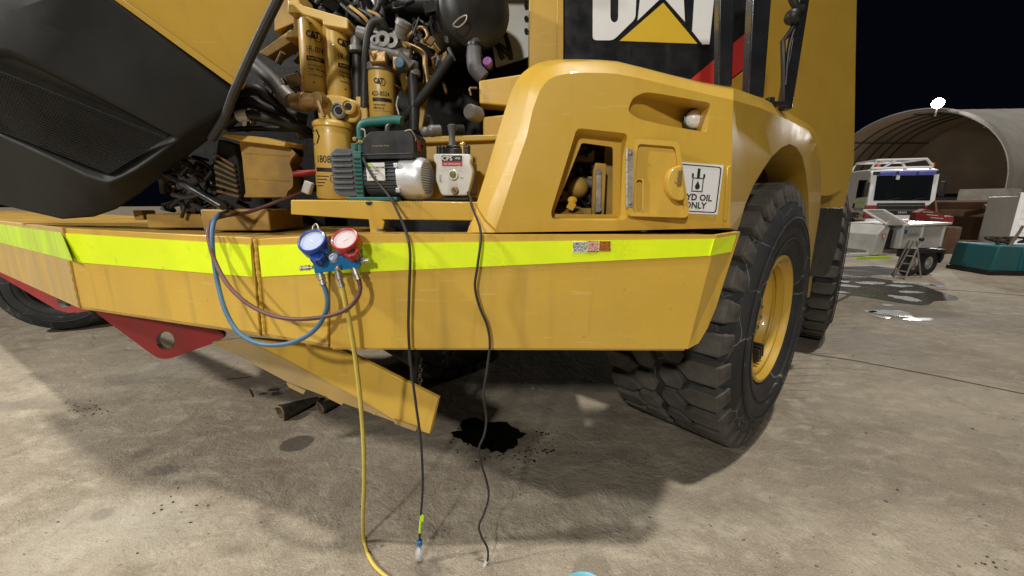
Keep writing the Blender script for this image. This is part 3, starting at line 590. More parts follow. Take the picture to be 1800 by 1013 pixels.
# side of the fender round the wheel
FC = P(1288, 280, D0); AX = Vector((math.sin(R(44.6)), math.cos(R(44.6)), 0)); SP = Plane((FC.x, FC.y), (FC.x + AX.x, FC.y + AX.y))
top = [(1289, 176), (1337, 190), (1387, 212), (1420, 230), (1434, 247), (1441, 268), (1444, 320), (1441, 380), (1436, 430), (1430, 480), (1423, 523)]
arch = [(1409, 522), (1417, 468), (1421, 430), (1422, 390), (1421, 345), (1417, 305), (1410, 275), (1400, 259), (1388, 253), (1374, 259), (1357, 275), (1342, 297), (1325, 325), (1310, 360), (1300, 395), (1296, 405)]
sp = top + arch + [(1283, 401)]
def sfold(x, y): return P(x, y, D0) if x < 1290 else SP.at(x, y)
sb2 = B(); q = [sfold(*v) for v in sp]; sb2.plate(sp, [], sfold)
up = [(1290, 155), (1343, 174), (1387, 199), (1423, 220), (1439, 239), (1446, 264)]
qa = [sfold(*v) for v in top[:6]]; qb = [fO[-1]] + [SP.at(*v, -.035) for v in up[1:]]; sb2.bridge(qa, qb, closed=False); sb2.bridge(qb, [v - SP.n * .5 for v in qb], closed=False)
qe = q[5:]; sb2.bridge(qe, [v - SP.n * .22 for i, v in enumerate(qe)], closed=False)
sb2.build('fender_side', 'yellow_fender', truck, smooth=25)
# ------------------------------------------------------------------ wheels (local x = outwards along the axle)
WR, WW = .905, .70
def bev(me, w_):
    bm = bmesh.new(); bm.from_mesh(me); bmesh.ops.bevel(bm, geom=bm.edges[:], offset=w_, segments=1, affect='EDGES', clamp_overlap=True); bm.to_mesh(me); bm.free(); me.shade_smooth(); me.set_sharp_from_angle(angle=R(25)); return me
RS = Matrix.Diagonal((1, 1.158, 1.158, 1))
def wheel_parts():
    t = B(); prof = [(.43, -.02), (.455, .022), (.51, .048), (.61, .066), (.70, .062), (.775, .04), (.82, .005), (.845, -.03), (.872, -.10), (.878, -WW * .5), (.872, -WW + .10), (.845, -WW + .03), (.80, -WW - .01), (.70, -WW - .06), (.55, -WW - .06), (.46, -WW - .02), (.43, -WW + .02)]
    t.lathe(prof, (0, 0, 0), (1, 0, 0), 72)
    t.lathe([(.548, .055), (.556, .066), (.566, .061)], (0, 0, 0), (1, 0, 0), 72); t.lathe([(.682, .066), (.69, .075), (.70, .067)], (0, 0, 0), (1, 0, 0), 72)
    tyre = t.mesh('tyre', 'tyre_wall')
    N = 30; da = 2 * math.pi / N
    def block(pts, r0, r1, tap=.9):
        b = B(); cx_ = sum(p[0] for p in pts) / len(pts); ca = sum(p[1] for p in pts) / len(pts); lo_, hi_ = [], []
        for x, a in pts:
            lo_.append(Vector((x, r0 * math.sin(a), r0 * math.cos(a)))); x2, a2 = cx_ + (x - cx_) * tap, ca + (a - ca) * tap; hi_.append(Vector((x2, r1 * math.sin(a2), r1 * math.cos(a2))))
        n_ = len(pts); b.add(lo_ + hi_, [tuple(range(n_, 2 * n_))] + [(i, (i + 1) % n_, n_ + (i + 1) % n_, n_ + i) for i in range(n_)]); return b
    def shoulder(sgn):
        e = .012 if sgn > 0 else -WW - .012; i1 = -.155 if sgn > 0 else -WW + .155; i2 = -.235 if sgn > 0 else -WW + .235
        b = block([(e, -da * .36), (e, da * .36), (i1, da * .36), (i2, da * .05), (i1, -da * .36)], .83, WR + .012, .95)
        if sgn > 0:   # the lug runs down over the shoulder
            o = .020; vs = [Vector((x, r * math.sin(a), r * math.cos(a))) for x, r, a in ((o - .012, WR - .004, -da * .33), (o - .012, WR - .004, da * .33), (.036, .79, da * .30), (.036, .79, -da * .30), (-.03, WR - .01, -da * .33), (-.03, WR - .01, da * .33), (.0, .78, da * .30), (.0, .78, -da * .30))]
            b.add(vs, [(0, 1, 2, 3), (4, 7, 6, 5), (0, 4, 5, 1), (1, 5, 6, 2), (2, 6, 7, 3), (3, 7, 4, 0)])
        return bev(b.mesh('tread_lug', 'lug', 30), .007)
    def centre(x, off): return bev(block([(x + .085, off - da * .06), (x + .035, off + da * .40), (x - .06, off + da * .40), (x - .085, off + da * .06), (x - .035, off - da * .40), (x + .06, off - da * .40)], .83, WR + .012, .93).mesh('tread_lug', 'lug', 30), .008)
    lugs = []
    ms = (shoulder(1), shoulder(-1), centre(-WW * .5 + .088, da * .5), centre(-WW * .5 - .088, 0.))
    for k in range(N):
        for j, m_ in enumerate(ms): lugs.append((m_, k * da + (da * .5 if j in (1,) else 0)))
    rimm = B().lathe([(.376, -.03), (.388, .012), (.384, .028), (.368, .030), (.360, .010), (.352, -.02), (.340, -.035), (.335, -.075), (.318, -.085), (.312, -.13), (.300, -.150), (.15, -.158), (.0, -.158)], (0, 0, 0), (1, 0, 0), 56).xf(RS).mesh('rim', 'yellow_fender')
    lock = B().lathe([(.331, -.045), (.341, -.03), (.348, -.024), (.340, -.012), (.325, -.016), (.322, -.06)], (0, 0, 0), (1, 0, 0), 48).xf(RS).mesh('lock_ring', 'yellow_fender')
    hub = B().lathe([(.19, -.160), (.185, -.11), (.17, -.095), (.08, -.085), (.0, -.085)], (0, 0, 0), (1, 0, 0), 32).xf(RS).mesh('hub', 'yellow_fender')
    wedge = B(); 
    for y in (-.040, .0, .040): wedge.box((-.13, y, -.245), (.20, .016, .085))
    wedge.box((-.16, 0, -.25), (.18, .085, .03)); wedge = wedge.xf(RS).mesh('rim_wedge', 'black')
    clip = B().box((-.05, -.02, .285), (.06, .10, .05)).box((-.03, .04, .285), (.05, .04, .07)).xf(RS).mesh('rim_clip', 'yellow_grimy')
    nut = B().cyl((-.10, 0, .13), (-.075, 0, .13), .014, n=6).mesh('wheel_nut', 'fitting_grey')
    return tyre, lugs, rimm, lock, hub, wedge, clip, nut
WP = wheel_parts()
def put(name, me, parent, M, parentM):
    o = bpy.data.objects.new(name, me); COL.objects.link(o); o.parent = parent; o.matrix_parent_inverse = parentM.inverted(); o.matrix_basis = M; WORLD[o.name] = M; return o
def wheel(parent, c, yaw, spin=0., lugs_spin=0., full=True, sc=1.):
    tyre, lugs, rimm, lock, hub, wedge, clip, nut = WP
    M = Matrix.Translation(c) @ Matrix.Rotation(yaw, 4, 'Z') @ Matrix.Rotation(spin, 4, 'X') @ Matrix.Scale(sc, 4); PM_ = WORLD[parent.name]
    t = put('tyre', tyre, parent, M, PM_)
    if full:
        for me, a in lugs: put('tread_lug', me, t, M @ Matrix.Rotation(-a, 4, 'X'), M)
    else:   # mostly hidden: the tread joined into one piece
        jb = B()
        for me, a in lugs: rm = Matrix.Rotation(-a, 3, 'X'); jb.add([rm @ v.co for v in me.vertices], [tuple(p_.vertices) for p_ in me.polygons])
        tag(put('tread', jb.mesh('tread', 'lug', 25, merge=False), t, M, M), kind='stuff')
    r_ = put('rim', rimm, parent, M, PM_)
    put('lock_ring', lock, r_, M, M); put('hub', hub, r_, M, M); put('rim_wedge', wedge, r_, M @ Matrix.Rotation(R(8), 4, 'X'), M); put('rim_clip', clip, r_, M @ Matrix.Rotation(R(52), 4, 'X'), M)
    for k in range(10): put('wheel_nut', nut, r_, M @ Matrix.Rotation(2 * math.pi * k / 10, 4, 'X'), M)
    return t
WC = Vector((1.693, 2.43, .862))   # a little of the tyre is flattened on the floor
wheel(truck, WC, R(-47.6), R(4), sc=.95)
wheel(truck, Vector((-.85, 3.95, .862)), R(132.4), R(9), sc=.95, full=False)
rc = G(1424, 598); wheel(truck, Vector((rc.x + .24, rc.y + .14, .862)), R(-39), R(2), sc=.95)
B().cyl(Vector((1.3, 2.85, .9)), Vector((-.5, 3.7, .9)), .15).ball((.4, 3.25, .92), .28).build('front_axle', 'engine_dark', truck)
B().box((-.36, 2.5, 1.24), (1.86, 1.3, .03)).box((.30, 2.3, 1.205), (.7, 1.3, .03)).box((.9, 3.6, 1.3), (2.4, 1.4, .03), Matrix.Rotation(R(-41), 3, 'Z')).build('belly_shade_plate', 'engine_dark', truck)  # unseen plates added to stop overhead light leaking onto the floor
# belly of the frame
B().box((.35, 3.2, 1.28), (.9, 1.6, .24), Matrix.Rotation(R(-41), 3, 'Z')).build('frame_rail', 'engine_dark', truck)

# ------------------------------------------------------------------ cab front, posts, body
cabp = B().prism([P(931, -90, 2.30), P(990, -90, 2.30), P(990, 130, 2.30), P(929, 150, 2.30)], (0, .08, 0)).build('cab_pillar', 'yellow_fender', truck, bevel=.006)
B().prism([P(979, -90, 2.296), P(990.5, -90, 2.296), P(990.5, 130, 2.296), P(979, 130, 2.296)], (0, .02, 0)).build('pillar_edge', 'yellow_fender', cabp, bevel=.003)
DC = 2.34
panelb = B().prism([P(991, -170, DC), P(1352, -170, DC), P(1340, 200, DC), P(991, 170, DC)], (0, .06, 0)).build('cab_panel', 'black_gloss', truck, bevel=.004)
def decal(pts, m, off=.004): return B().prism([P(x, y, DC - off) for x, y in pts], (0, .003, 0)).build('panel_decal', m, panelb, smooth=0)
decal(rp([(1042, -82), (1119, -82), (1119, -44), (1087, -44), (1087, -50), (1081, -55), (1073, -50), (1073, 35), (1080, 41), (1087, 35), (1087, -15), (1119, -15), (1117, 33), (1078, 71), (1042, 71)], 7, 3), 'print_white')
decal([(1121, 36), (1165, -6), (1204, 38), (1198, -82), (1134, -82)], 'print_white')
decal([(1217, 55), (1235, 78), (1247, 78), (1255, 0), (1261, -55), (1290, -55), (1293, -82), (1204, -82), (1206, -55), (1224, -55)], 'print_white')
decal([(1089, 72), (1166, 5), (1226, 77)], 'logo_yellow')
decal([(1215, 139), (1322, 49), (1346, 30), (1344, 92), (1285, 139), (1240, 175), (1200, 165)], 'logo_red')
decal([(1287, 140), (1344, 95), (1340, 195), (1240, 185)], 'body_yellow', .0045)
# black grab posts on the fender top
def post(x0a, x1a, y1, x0b, x1b, d, dep, tilt=0.):
    a = [P(x0b, -150, d + tilt), P(x1b, -150, d + tilt), P(x1a, y1, d), P(x0a, y1, d)]
    o = B().prism(a, (.01, dep, 0)).build('grab_post', 'black_gloss', truck, bevel=.006, seg=3); return o
post(1263, 1287, 152, 1266, 1297, 1.72, .06)
post(1315, 1343, 172, 1330, 1368, 1.86, .07)
po = post(1372, 1393, 192, 1430, 1447, 2.02, .05)
B().tube([P(1389, -10, 2.0), P(1400, 12, 2.0), P(1412, 15, 2.0)], .016, 8).ball(P(1393, 30, 2.0), .034).build('post_clamp', 'black', truck)
B().tube([P(1398, 40, 2.01), P(1385, 62, 2.01), P(1376, 72, 2.01), P(1377, 120, 2.01), P(1377, 180, 2.02)], .011, 8, smooth=False).tube([P(1396, 50, 2.01), P(1386, 90, 2.01), P(1380, 150, 2.01)], .008, 8).build('post_brace', 'black', truck)
B().box(P(1362, 183, 1.98), (.12, .03, .022)).box(P(1352, 178, 1.98), (.03, .04, .03)).build('post_foot', 'black', truck, bevel=.004)
# body side
DB = Plane((2.0, 3.14), (3.6, 4.0))
body = B().prism([DB.at(*v) for v in [(1300, -200), (1511, -200), (1505, 100), (1502, 284), (1497, 306), (1490, 322), (1477, 335), (1458, 344), (1330, 344)]], -DB.n * .10).build('dump_body', 'body_yellow', truck, bevel=.01)
B().prism([DB.at(*v, .004) for v in [(1430, 281), (1502, 279), (1497, 306), (1490, 322), (1477, 335), (1458, 344), (1430, 344)]], -DB.n * .003).build('body_edge_panel', 'body_yellow', body)
B().prism([DB.at(*v, -.13) for v in [(1400, 300), (1496, 300), (1484, 367), (1400, 370)]], -DB.n * .06).build('body_skirt', 'body_yellow', body, bevel=.004)
B().prism([DB.at(*v, .15) for v in [(1400, 366), (1483, 366), (1477, 420), (1458, 478), (1451, 486), (1400, 486)]], -DB.n * .05).build('mud_guard', 'black', truck, bevel=.004)

# ------------------------------------------------------------------ tipped hood with its grille
hv = {'a': (158, -36, 1.60), 'b': (205, -2, 1.62), 'c': (410, 152, 1.72), 'd': (488, -2, 1.66), 'e': (505, -36, 1.645)}
H = {k: P(*v) for k, v in hv.items()}
yl = [H['a'], H['b'], P(418, 150, 1.722), H['d'], H['e']]
hood = B().prism(yl, (-.16, .22, .10)).build('hood', 'yellow_fender', truck, bevel=.008, seg=3)
B().prism([P(156, -34, 1.598), P(166, -37, 1.590), P(214, -3, 1.612), P(415, 140, 1.712), P(409, 152, 1.716), P(200, 0, 1.615)], (.01, .05, 0)).build('hood_trim', 'yellow_fender', hood, bevel=.004)
# grille surround: a curved shell that faces down and to the front
rows = []
def hp(x, y, d): return P(x, y, d)
ring_o = [(156, -30, 1.61), (205, 2, 1.64), (305, 78, 1.685), (408, 156, 1.735), (404, 190, 1.76), (386, 222, 1.79), (366, 247, 1.82), (330, 275, 1.86), (295, 302, 1.90), (250, 338, 1.96), (205, 368, 2.02), (165, 382, 2.06), (110, 386, 2.12), (40, 370, 2.2), (-30, 353, 2.27), (-75, 342, 2.32), (-85, 120, 1.95), (-80, -50, 1.64)]
ring_m = [(20, 20, 1.60), (120, 60, 1.64), (205, 108, 1.66), (330, 205, 1.72), (345, 222, 1.735), (335, 235, 1.75), (318, 250, 1.765), (290, 272, 1.79), (262, 292, 1.82), (230, 312, 1.86), (190, 332, 1.90), (150, 335, 1.93), (100, 322, 1.95), (40, 295, 1.98), (-40, 262, 2.02), (-72, 250, 2.04), (-80, 90, 1.80), (-72, 6, 1.63)]
ring_i = [(15, 90, 1.63), (70, 115, 1.645), (160, 162, 1.67), (295, 235, 1.725), (313, 243, 1.735), (306, 250, 1.745), (285, 266, 1.76), (262, 283, 1.78), (240, 299, 1.80), (215, 312, 1.83), (190, 322, 1.85), (150, 308, 1.87), (100, 283, 1.88), (40, 255, 1.90), (-20, 228, 1.92), (-58, 208, 1.94), (-66, 115, 1.80), (-50, 84, 1.67)]
ring_g = [(x * .93 + 9, y * .86 + 26, d + .055) for x, y, d in ring_i]
hb_ = B(); ro_, rm_, ri_, rg_ = ([hp(*v) for v in r_] for r_ in (ring_o, ring_m, ring_i, ring_g))
back = [v + Vector((v.x / v.y * .22 + .01, .22, (v.z - 1.6) / v.y * .22 + .03)) for v in ro_]
hb_.bridge(ro_, back); hb_.bridge(ro_, rm_); hb_.bridge(rm_, ri_); hb_.bridge(ri_, rg_)
sh = hb_.build('grille_surround', 'dark_plastic', truck, smooth=26, bevel=.012, seg=3)
gb = B(); gb.face(list(rg_)); gb.build('grille_backing', 'plastic_mesh', sh, smooth=0)
# the grille mesh itself: crossing wires
gx0 = B(); cen = sum(rg_, Vector()) / len(rg_)
def gpt(u, v):  # u across, v down, over the recess
    a, b_, c, d = P(-55, 104, 1.69), P(292, 242, 1.742), P(192, 305, 1.848), P(-60, 206, 1.915)
    return a.lerp(b_, u).lerp(d.lerp(c, u), v)
for i in range(64):
    u = i / 63; gx0.tube([gpt(u, 0), gpt(u, 1)], .0022, 4, smooth=False)
for i in range(24):
    v = i / 23; gx0.tube([gpt(0, v), gpt(1, v)], .0022, 4, smooth=False)
tag(gx0.build('grille_mesh', 'dark_plastic', sh, merge=False), kind='stuff')
# rubber seal down the hood edge and the black stay
B().tube([P(506, -36, 1.62), P(489, -2, 1.64), P(450, 78, 1.68), P(414, 158, 1.715), P(396, 205, 1.76), P(372, 245, 1.80)], .017, 10).build('hood_seal', 'hose_black', hood)
B().tube([P(283, 302, 1.92), P(388, 362, 1.70)], .011, 10, smooth=False).cyl(P(320, 322, 1.85), P(392, 364, 1.69), .015).build('hood_stay', 'black_gloss', truck)

# ------------------------------------------------------------------ engine bay
bay = B()
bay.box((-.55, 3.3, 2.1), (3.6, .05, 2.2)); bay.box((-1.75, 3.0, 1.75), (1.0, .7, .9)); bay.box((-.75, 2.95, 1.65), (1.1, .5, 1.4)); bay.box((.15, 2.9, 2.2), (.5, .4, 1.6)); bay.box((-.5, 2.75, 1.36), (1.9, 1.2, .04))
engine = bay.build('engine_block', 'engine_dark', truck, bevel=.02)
B().box((-.75, 2.85, 2.85), (1.75, 1.3, .05)).build('bay_shade_slab', 'engine_dark', truck, bevel=.01)  # unseen slab added above to keep steep light out of the bay
eb = B()
for i in range(70):
    x, y = rnd.uniform(270, 560), rnd.uniform(255, 372) if i % 2 else rnd.uniform(0, 130)
    if i % 2 == 0: x = rnd.uniform(480, 800)
    d = rnd.uniform(2.05, 2.6); c = P(x, y, d); k = rnd.random()
    if k < .4: eb.box(c, (rnd.uniform(.02, .09), rnd.uniform(.03, .1), rnd.uniform(.02, .08)), Euler((rnd.uniform(-.4, .4), rnd.uniform(-.5, .5), rnd.uniform(-1, 1))).to_matrix())
    else: eb.cyl(c, c + Vector((rnd.uniform(-.12, .12), rnd.uniform(-.08, .02), rnd.uniform(-.1, .1))), rnd.uniform(.008, .028), n=10)
tag(eb.build('engine_fittings', 'engine_dark', truck, merge=False), kind='stuff')
for m_, nm, cnt in (('bracket_dirty', 'engine_brackets', 30), ('hose_grey', 'engine_couplings', 24), ('bracket_dirty', 'engine_unions', 12)):
    eb = B()
    for i in range(cnt):
        x, y = (rnd.uniform(425, 535), rnd.uniform(100, 245)) if i % 3 == 0 else ((rnd.uniform(690, 800), rnd.uniform(60, 235)) if i % 3 == 1 else (rnd.uniform(285, 400), rnd.uniform(275, 370)))
        c = P(x, y, rnd.uniform(2.08, 2.3)); e_ = Euler((rnd.uniform(-.5, .5), rnd.uniform(-.8, .8), rnd.uniform(-1, 1))).to_matrix(); k = rnd.random()
        if k < .55: eb.box(c, (rnd.uniform(.02, .07), rnd.uniform(.01, .03), rnd.uniform(.02, .07)), e_)
        else: eb.cyl(c, c + e_ @ Vector((0, 0, rnd.uniform(.03, .10))), rnd.uniform(.006, .016), n=8)
    tag(eb.build(nm, m_, truck, bevel=.002, seg=1, merge=False), kind='stuff')
hs = B()
for i in range(34):
    x, y = rnd.uniform(270, 400), rnd.uniform(265, 365); d = rnd.uniform(1.9, 2.2); pts = [P(x, y, d)]
    for j in range(3): x += rnd.uniform(-30, 34); y += rnd.uniform(-18, 22); pts.append(P(x, y, d + rnd.uniform(-.06, .06)))
    hs.tube(pts, rnd.uniform(.005, .014), 7, 5)
for i in range(26):
    x, y = rnd.uniform(500, 760), rnd.uniform(-10, 60); d = rnd.uniform(2.15, 2.45); pts = [P(x, y, d)]
    for j in range(3): x += rnd.uniform(-20, 24); y += rnd.uniform(-22, 28); pts.append(P(x, y, d + rnd.uniform(-.05, .05)))
    hs.tube(pts, rnd.uniform(.005, .012), 7, 5)
tag(hs.build('engine_wiring', 'hose_black', truck, merge=False), kind='stuff')
# valve cover with ribbed end
vc = rp([(420, 247), (495, 257), (511, 261), (521, 270), (511, 281), (509, 288), (515, 305), (515, 330), (506, 336), (503, 347), (427, 347), (432, 340), (428, 305), (426, 280)], 5, 4)
vcov = B().prism([P(x, y, 1.90) for x, y in vc], (-.10, .26, 0)).build('valve_cover', 'yellow_grimy', truck, bevel=.022, seg=4)
for y_ in (268, 312): B().prism([P(x, y, 1.897) for x, y in [(430, y_), (508, y_ + 5), (508, y_ + 8), (430, y_ + 3)]], (0, .02, 0)).build('cover_crease', 'yellow_grimy', vcov, bevel=.004)
B().prism([P(393, 234, 1.86), P(470, 242, 1.86), P(502, 250, 1.86), P(500, 258, 1.86), P(420, 248, 1.86), P(390, 240, 1.86)], (0, .2, .01)).build('cover_lip', 'filter_yellow', vcov, bevel=.004)
B().prism([P(x, y, 1.93) for x, y in [(383, 245), (412, 255), (420, 300), (424, 355), (388, 330), (376, 300)]], (.02, .05, 0)).build('cover_end', 'engine_dark', vcov, bevel=.004)
for k in range(7):
    B().prism([P(x, y, 1.925) for x, y in [(378 + k, 268 + k * 11), (414 + k * 1.4, 290 + k * 9), (414 + k * 1.4, 294 + k * 9), (378 + k, 272 + k * 11)]], (0, -.012, 0)).build('cover_rib', 'bracket_dirty', vcov)
B().box(P(450, 385, 2.0), (.32, .3, .10)).box(P(360, 388, 2.05), (.5, .12, .07)).build('engine_mount', 'yellow_grimy', truck, bevel=.006)
for x in (255, 330): B().box(P(x, 378, 2.15), (.05, .08, .05)).build('mount_tab', 'yellow_grimy', truck, bevel=.004)
# filters
def filt(t0, t1, rpx, d, name='fuel_filter', lid=None, brand=None, seam=True):
    a, b_ = P(*t0, d), P(*t1, d); ax = (b_ - a); L = ax.length; ax.normalize(); r_ = (P(t0[0] + rpx, t0[1], d) - P(t0[0] - rpx, t0[1], d)).length / 2
    prof = [(.0, 0), (r_ * .80, 0), (r_ * .98, L * .025), (r_ * 1.04, L * .05), (r_ * 1.04, L * .085), (r_ * .97, L * .10), (r_, L * .125), (r_, L * .95), (r_ * .95, L * .985), (r_ * .7, L), (0, L)]
    o = B().lathe(prof, a, ax, 36).build(name, 'filter_yellow', truck)
    # bend print round the can
    fwd = (EYE - (a + b_) / 2); fwd = (fwd - ax * fwd.dot(ax)).normalized(); right = fwd.cross(-ax).normalized() * -1
    if right.x < 0: right = -right
    def fn(u, v, dr=.0012):   # u metres round the can, v metres down from its top
        th = u / r_; return a + ax * v + (fwd * math.cos(th) + right * math.sin(th)) * (r_ + dr)
    return o, fn, r_, L
def rectw(b, fn, u0, u1, v0, v1, k=8):
    for i in range(k): a_, c_ = u0 + (u1 - u0) * i / k, u0 + (u1 - u0) * (i + 1) / k; b.add([fn(a_, v0), fn(c_, v0), fn(c_, v1), fn(a_, v1)], [(0, 1, 2, 3)])
def linew(b, fn, pts, w_):
    for p_, q_ in zip(pts[:-1], pts[1:]):
        p_, q_ = Vector(p_), Vector(q_); t = (q_ - p_).normalized(); s_ = Vector((-t.y, t.x)) * w_ / 2; p_ = p_ - t * w_ * .4; q_ = q_ + t * w_ * .4
        b.add([fn(*(p_ - s_)), fn(*(p_ + s_)), fn(*(q_ + s_)), fn(*(q_ - s_))], [(0, 1, 2, 3)])
def logo(b, fn, u, v, h):
    for ch, dx in (('C', -.62), ('A', .0), ('T', .58)): text_into(b, ch, h * 1.25, lambda x, y: fn(u + dx * h + x * .85, v - y), .045)
    b.add([fn(u - .42 * h, v + .52 * h, .0016), fn(u + .42 * h, v + .52 * h, .0016), fn(u, v + .02 * h, .0016)], [(0, 1, 2)])
    linew(b, fn, [(u + .2 * h, v + .55 * h), (u + .35 * h, v + .78 * h), (u + .95 * h, v + .80 * h), (u + 1.25 * h, v + .1 * h), (u + .95 * h, v - .5 * h), (u + .6 * h, v - .5 * h)], h * .13)
def label1(fn, L, r_, o, off, num, sc=1.):
    b = B(); h = .030 * sc; logo(b, fn, off, L * .30, h)
    text_into(b, num, h * 1.15, lambda x, y: fn(off + .012 + x * .8, L * .475 - y), .012)
    rectw(b, fn, off - .033 * sc, off + .075 * sc, L * .555, L * .61)
    for k, s_ in ((.665, 'Advanced'), (.71, 'High Efficiency')): text_into(b, s_, h * .50, lambda x, y: fn(off - .03 * sc + x, L * k - y), .012, 1, 'LEFT')
    text_into(b, 'CATERPILLAR', h * .36, lambda x, y: fn(off - .03 * sc + x, L * .785 - y), .015, 1, 'LEFT')
    rectw(b, fn, off - .033 * sc, off + .07 * sc, L * .745, L * .748, 4)
    for k in (.16, .86): b.add([fn(off - .01, L * k), fn(off + .0, L * (k + .012)), fn(off - .01, L * (k + .024))], [(0, 1, 2)])
    b.build('filter_print', 'print_black', o, smooth=0, merge=False)['kind'] = 'stuff'
    b = B(); text_into(b, 'Fuel Filter', h * .45, lambda x, y: fn(off - .025 * sc + x, L * .583 - y, .0022), .01, 1, 'LEFT'); b.build('filter_print', 'filter_yellow', o, smooth=0, merge=False)
DFt = 2.02
o, fn, r_, L = filt((546, 24), (554, 168), 21.5, DFt); label1(fn, L, r_, o, .005, '1R-0749')
o, fn, r_, L = filt((588, 37), (598, 178), 21.5, DFt + .02); label1(fn, L, r_, o, .035, '1R-0749')
o, fn, r_, L = filt((669, 118), (674, 212), 23.5, DFt + .02, 'oil_filter')
b = B(); logo(b, fn, -.012, L * .33, .024); text_into(b, '423-8524', .028, lambda x, y: fn(-.008 + x * .8, L * .56 - y), .012); rectw(b, fn, -.048, .045, L * .63, L * .70)
text_into(b, 'Advanced', .014, lambda x, y: fn(-.045 + x, L * .76 - y), .012, 1, 'LEFT'); text_into(b, 'Efficiency', .014, lambda x, y: fn(-.045 + x, L * .82 - y), .012, 1, 'LEFT'); rectw(b, fn, -.045, .04, L * .87, L * .875)
b.build('filter_print', 'print_black', o, smooth=0, merge=False)['kind'] = 'stuff'
B().lathe([(r_ * 1.02, -.012), (r_ * 1.13, -.005), (r_ * 1.13, .02), (r_ * 1.02, .025)], P(669, 120, DFt + .02), P(674, 212, DFt) - P(669, 118, DFt), 32, True).build('filter_collar', 'fitting_grey', o)
o, fn, r_, L = filt((586, 214), (592, 352), 33, 2.0, 'oil_filter')
b = B(); text_into(b, '1808', .048, lambda x, y: fn(-.055 + x * .8, L * .50 - y), .012); rectw(b, fn, -.10, -.01, L * .60, L * .65)
linew(b, fn, [(-.115, L * .15), (-.085, L * .15), (-.07, L * .22), (-.085, L * .30), (-.115, L * .31)], .008)
for k in range(4): rectw(b, fn, -.10 + .0, -.03 - k * .01, L * (.70 + .04 * k), L * (.712 + .04 * k), 4)
linew(b, fn, [(-.02, L * .69), (.0, L * .69), (.005, L * .76), (-.01, L * .79), (-.025, L * .76), (-.02, L * .69)], .003)
b.build('filter_print', 'print_black', o, smooth=0, merge=False)['kind'] = 'stuff'
# filter heads and manifold castings
head = B().prism([P(x, y, DFt - .06) for x, y in rp([(522, -20), (527, 8), (612, 32), (612, 52), (566, 44), (568, 36), (525, 24), (505, 24), (505, -20)], 4, 2)], (0, .14, 0)).build('filter_head', 'filter_yellow', truck, bevel=.006)
B().prism([P(x, y, DFt - .03) for x, y in [(504, 55), (525, 50), (525, 66), (500, 67)]], (0, .1, 0)).prism([P(x, y, DFt - .02) for x, y in [(507, -30), (523, -30), (523, 66), (516, 60), (514, 10)]], (0, .1, 0)).build('filter_bracket', 'yellow_grimy', truck, bevel=.004)
B().prism([P(x, y, DFt + .1) for x, y in [(455, 92), (510, 52), (524, 66), (470, 100)]], (0, .1, 0)).prism([P(x, y, DFt + .12) for x, y in [(482, 0), (515, -10), (518, 40), (482, 55)]], (0, .05, 0)).build('bracket_plate', 'yellow_grimy', truck, bevel=.003)
cast = B().prism([P(x, y, DFt - .05) for x, y in rp([(572, 166), (600, 168), (628, 178), (633, 205), (625, 216), (560, 212), (556, 190)], 6, 3)], (0, .13, 0)).build('filter_base', 'filter_yellow', truck, bevel=.01, seg=3)
for (x, y, r1) in ((598, 196, .036), (615, 189, .034)):
    c = P(x, y, DFt - .06); p_ = B().lathe([(r1, .03), (r1, -.018), (r1 * .75, -.024), (r1 * .7, -.016), (r1 * .45, -.016)], c, (0, 1, 0), 24).build('port_boss', 'fitting_grey' if x < 600 else 'filter_yellow', cast)
    B().cyl(c + Vector((0, -.022, 0)), c + Vector((0, .0, 0)), r1 * .48, n=6).build('port_plug', 'engine_dark', cast)
B().cyl(P(515, 180, DFt - .05), P(562, 178, DFt - .07), .036).cyl(P(530, 179, DFt - .05), P(540, 179, DFt - .06), .042).build('priming_pump', 'bronze', truck, bevel=.003)
B().lathe([(.0, -.02), (.034, -.015), (.036, .02), (.030, .03)], P(560, 176, DFt - .09), Vector((.3, 1, 0)), 20).box(P(565, 192, DFt - .11), (.012, .02, .07), Matrix.Rotation(-.25, 3, 'Y')).build('pump_knob', 'bronze', truck)
B().box(P(640, 198, DFt), (.05, .06, .13)).box(P(634, 160, DFt + .05), (.03, .05, .25)).build('filter_bracket', 'filter_yellow', truck, bevel=.005)
# hoses with their own run
def hose(name, pts, r_, m='hose_black', par=None): return B().tube([P(*p) for p in pts], r_, 12).build(name, m, par or truck)
hose('coolant_hose', [(440, 105, 2.05), (458, 122, 2.03), (482, 145, 2.0), (500, 168, 1.98), (518, 180, 1.97)], .034, 'hose_grey')
B().cyl(P(497, 163, 1.985), P(511, 177, 1.975), .040).build('hose_clamp', 'fitting_grey', truck)
h1 = hose('engine_hose', [(395, 222, 1.90), (412, 207, 1.89), (440, 203, 1.90), (480, 210, 1.93), (515, 222, 1.98), (550, 236, 2.1)], .024)
B().tube([P(419, 205, 1.89), P(426, 203.5, 1.89), P(436, 203, 1.90)], .0255, 12).build('hose_band', 'white_paint', h1)
hose('engine_hose', [(405, 190, 1.95), (440, 180, 1.95), (475, 195, 1.98), (520, 215, 2.05)], .026)
hose('engine_hose', [(420, 160, 1.98), (450, 158, 1.98), (470, 172, 2.0), (500, 198, 2.05), (540, 212, 2.1)], .028)
hose('engine_hose', [(400, 228, 1.93), (450, 226, 1.95), (520, 228, 2.0)], .012)
hose('engine_hose', [(640, 190, 2.0), (641, 130, 2.0), (646, 68, 1.98), (654, 42, 1.97), (668, 37, 1.97), (677, 50, 1.99), (684, 66, 2.03)], .018)
hose('engine_hose', [(630, 185, 2.05), (629, 130, 2.05), (628, 82, 2.05)], .026)
hose('engine_hose', [(728, 230, 2.0), (727, 180, 2.0), (724, 128, 2.02)], .024)
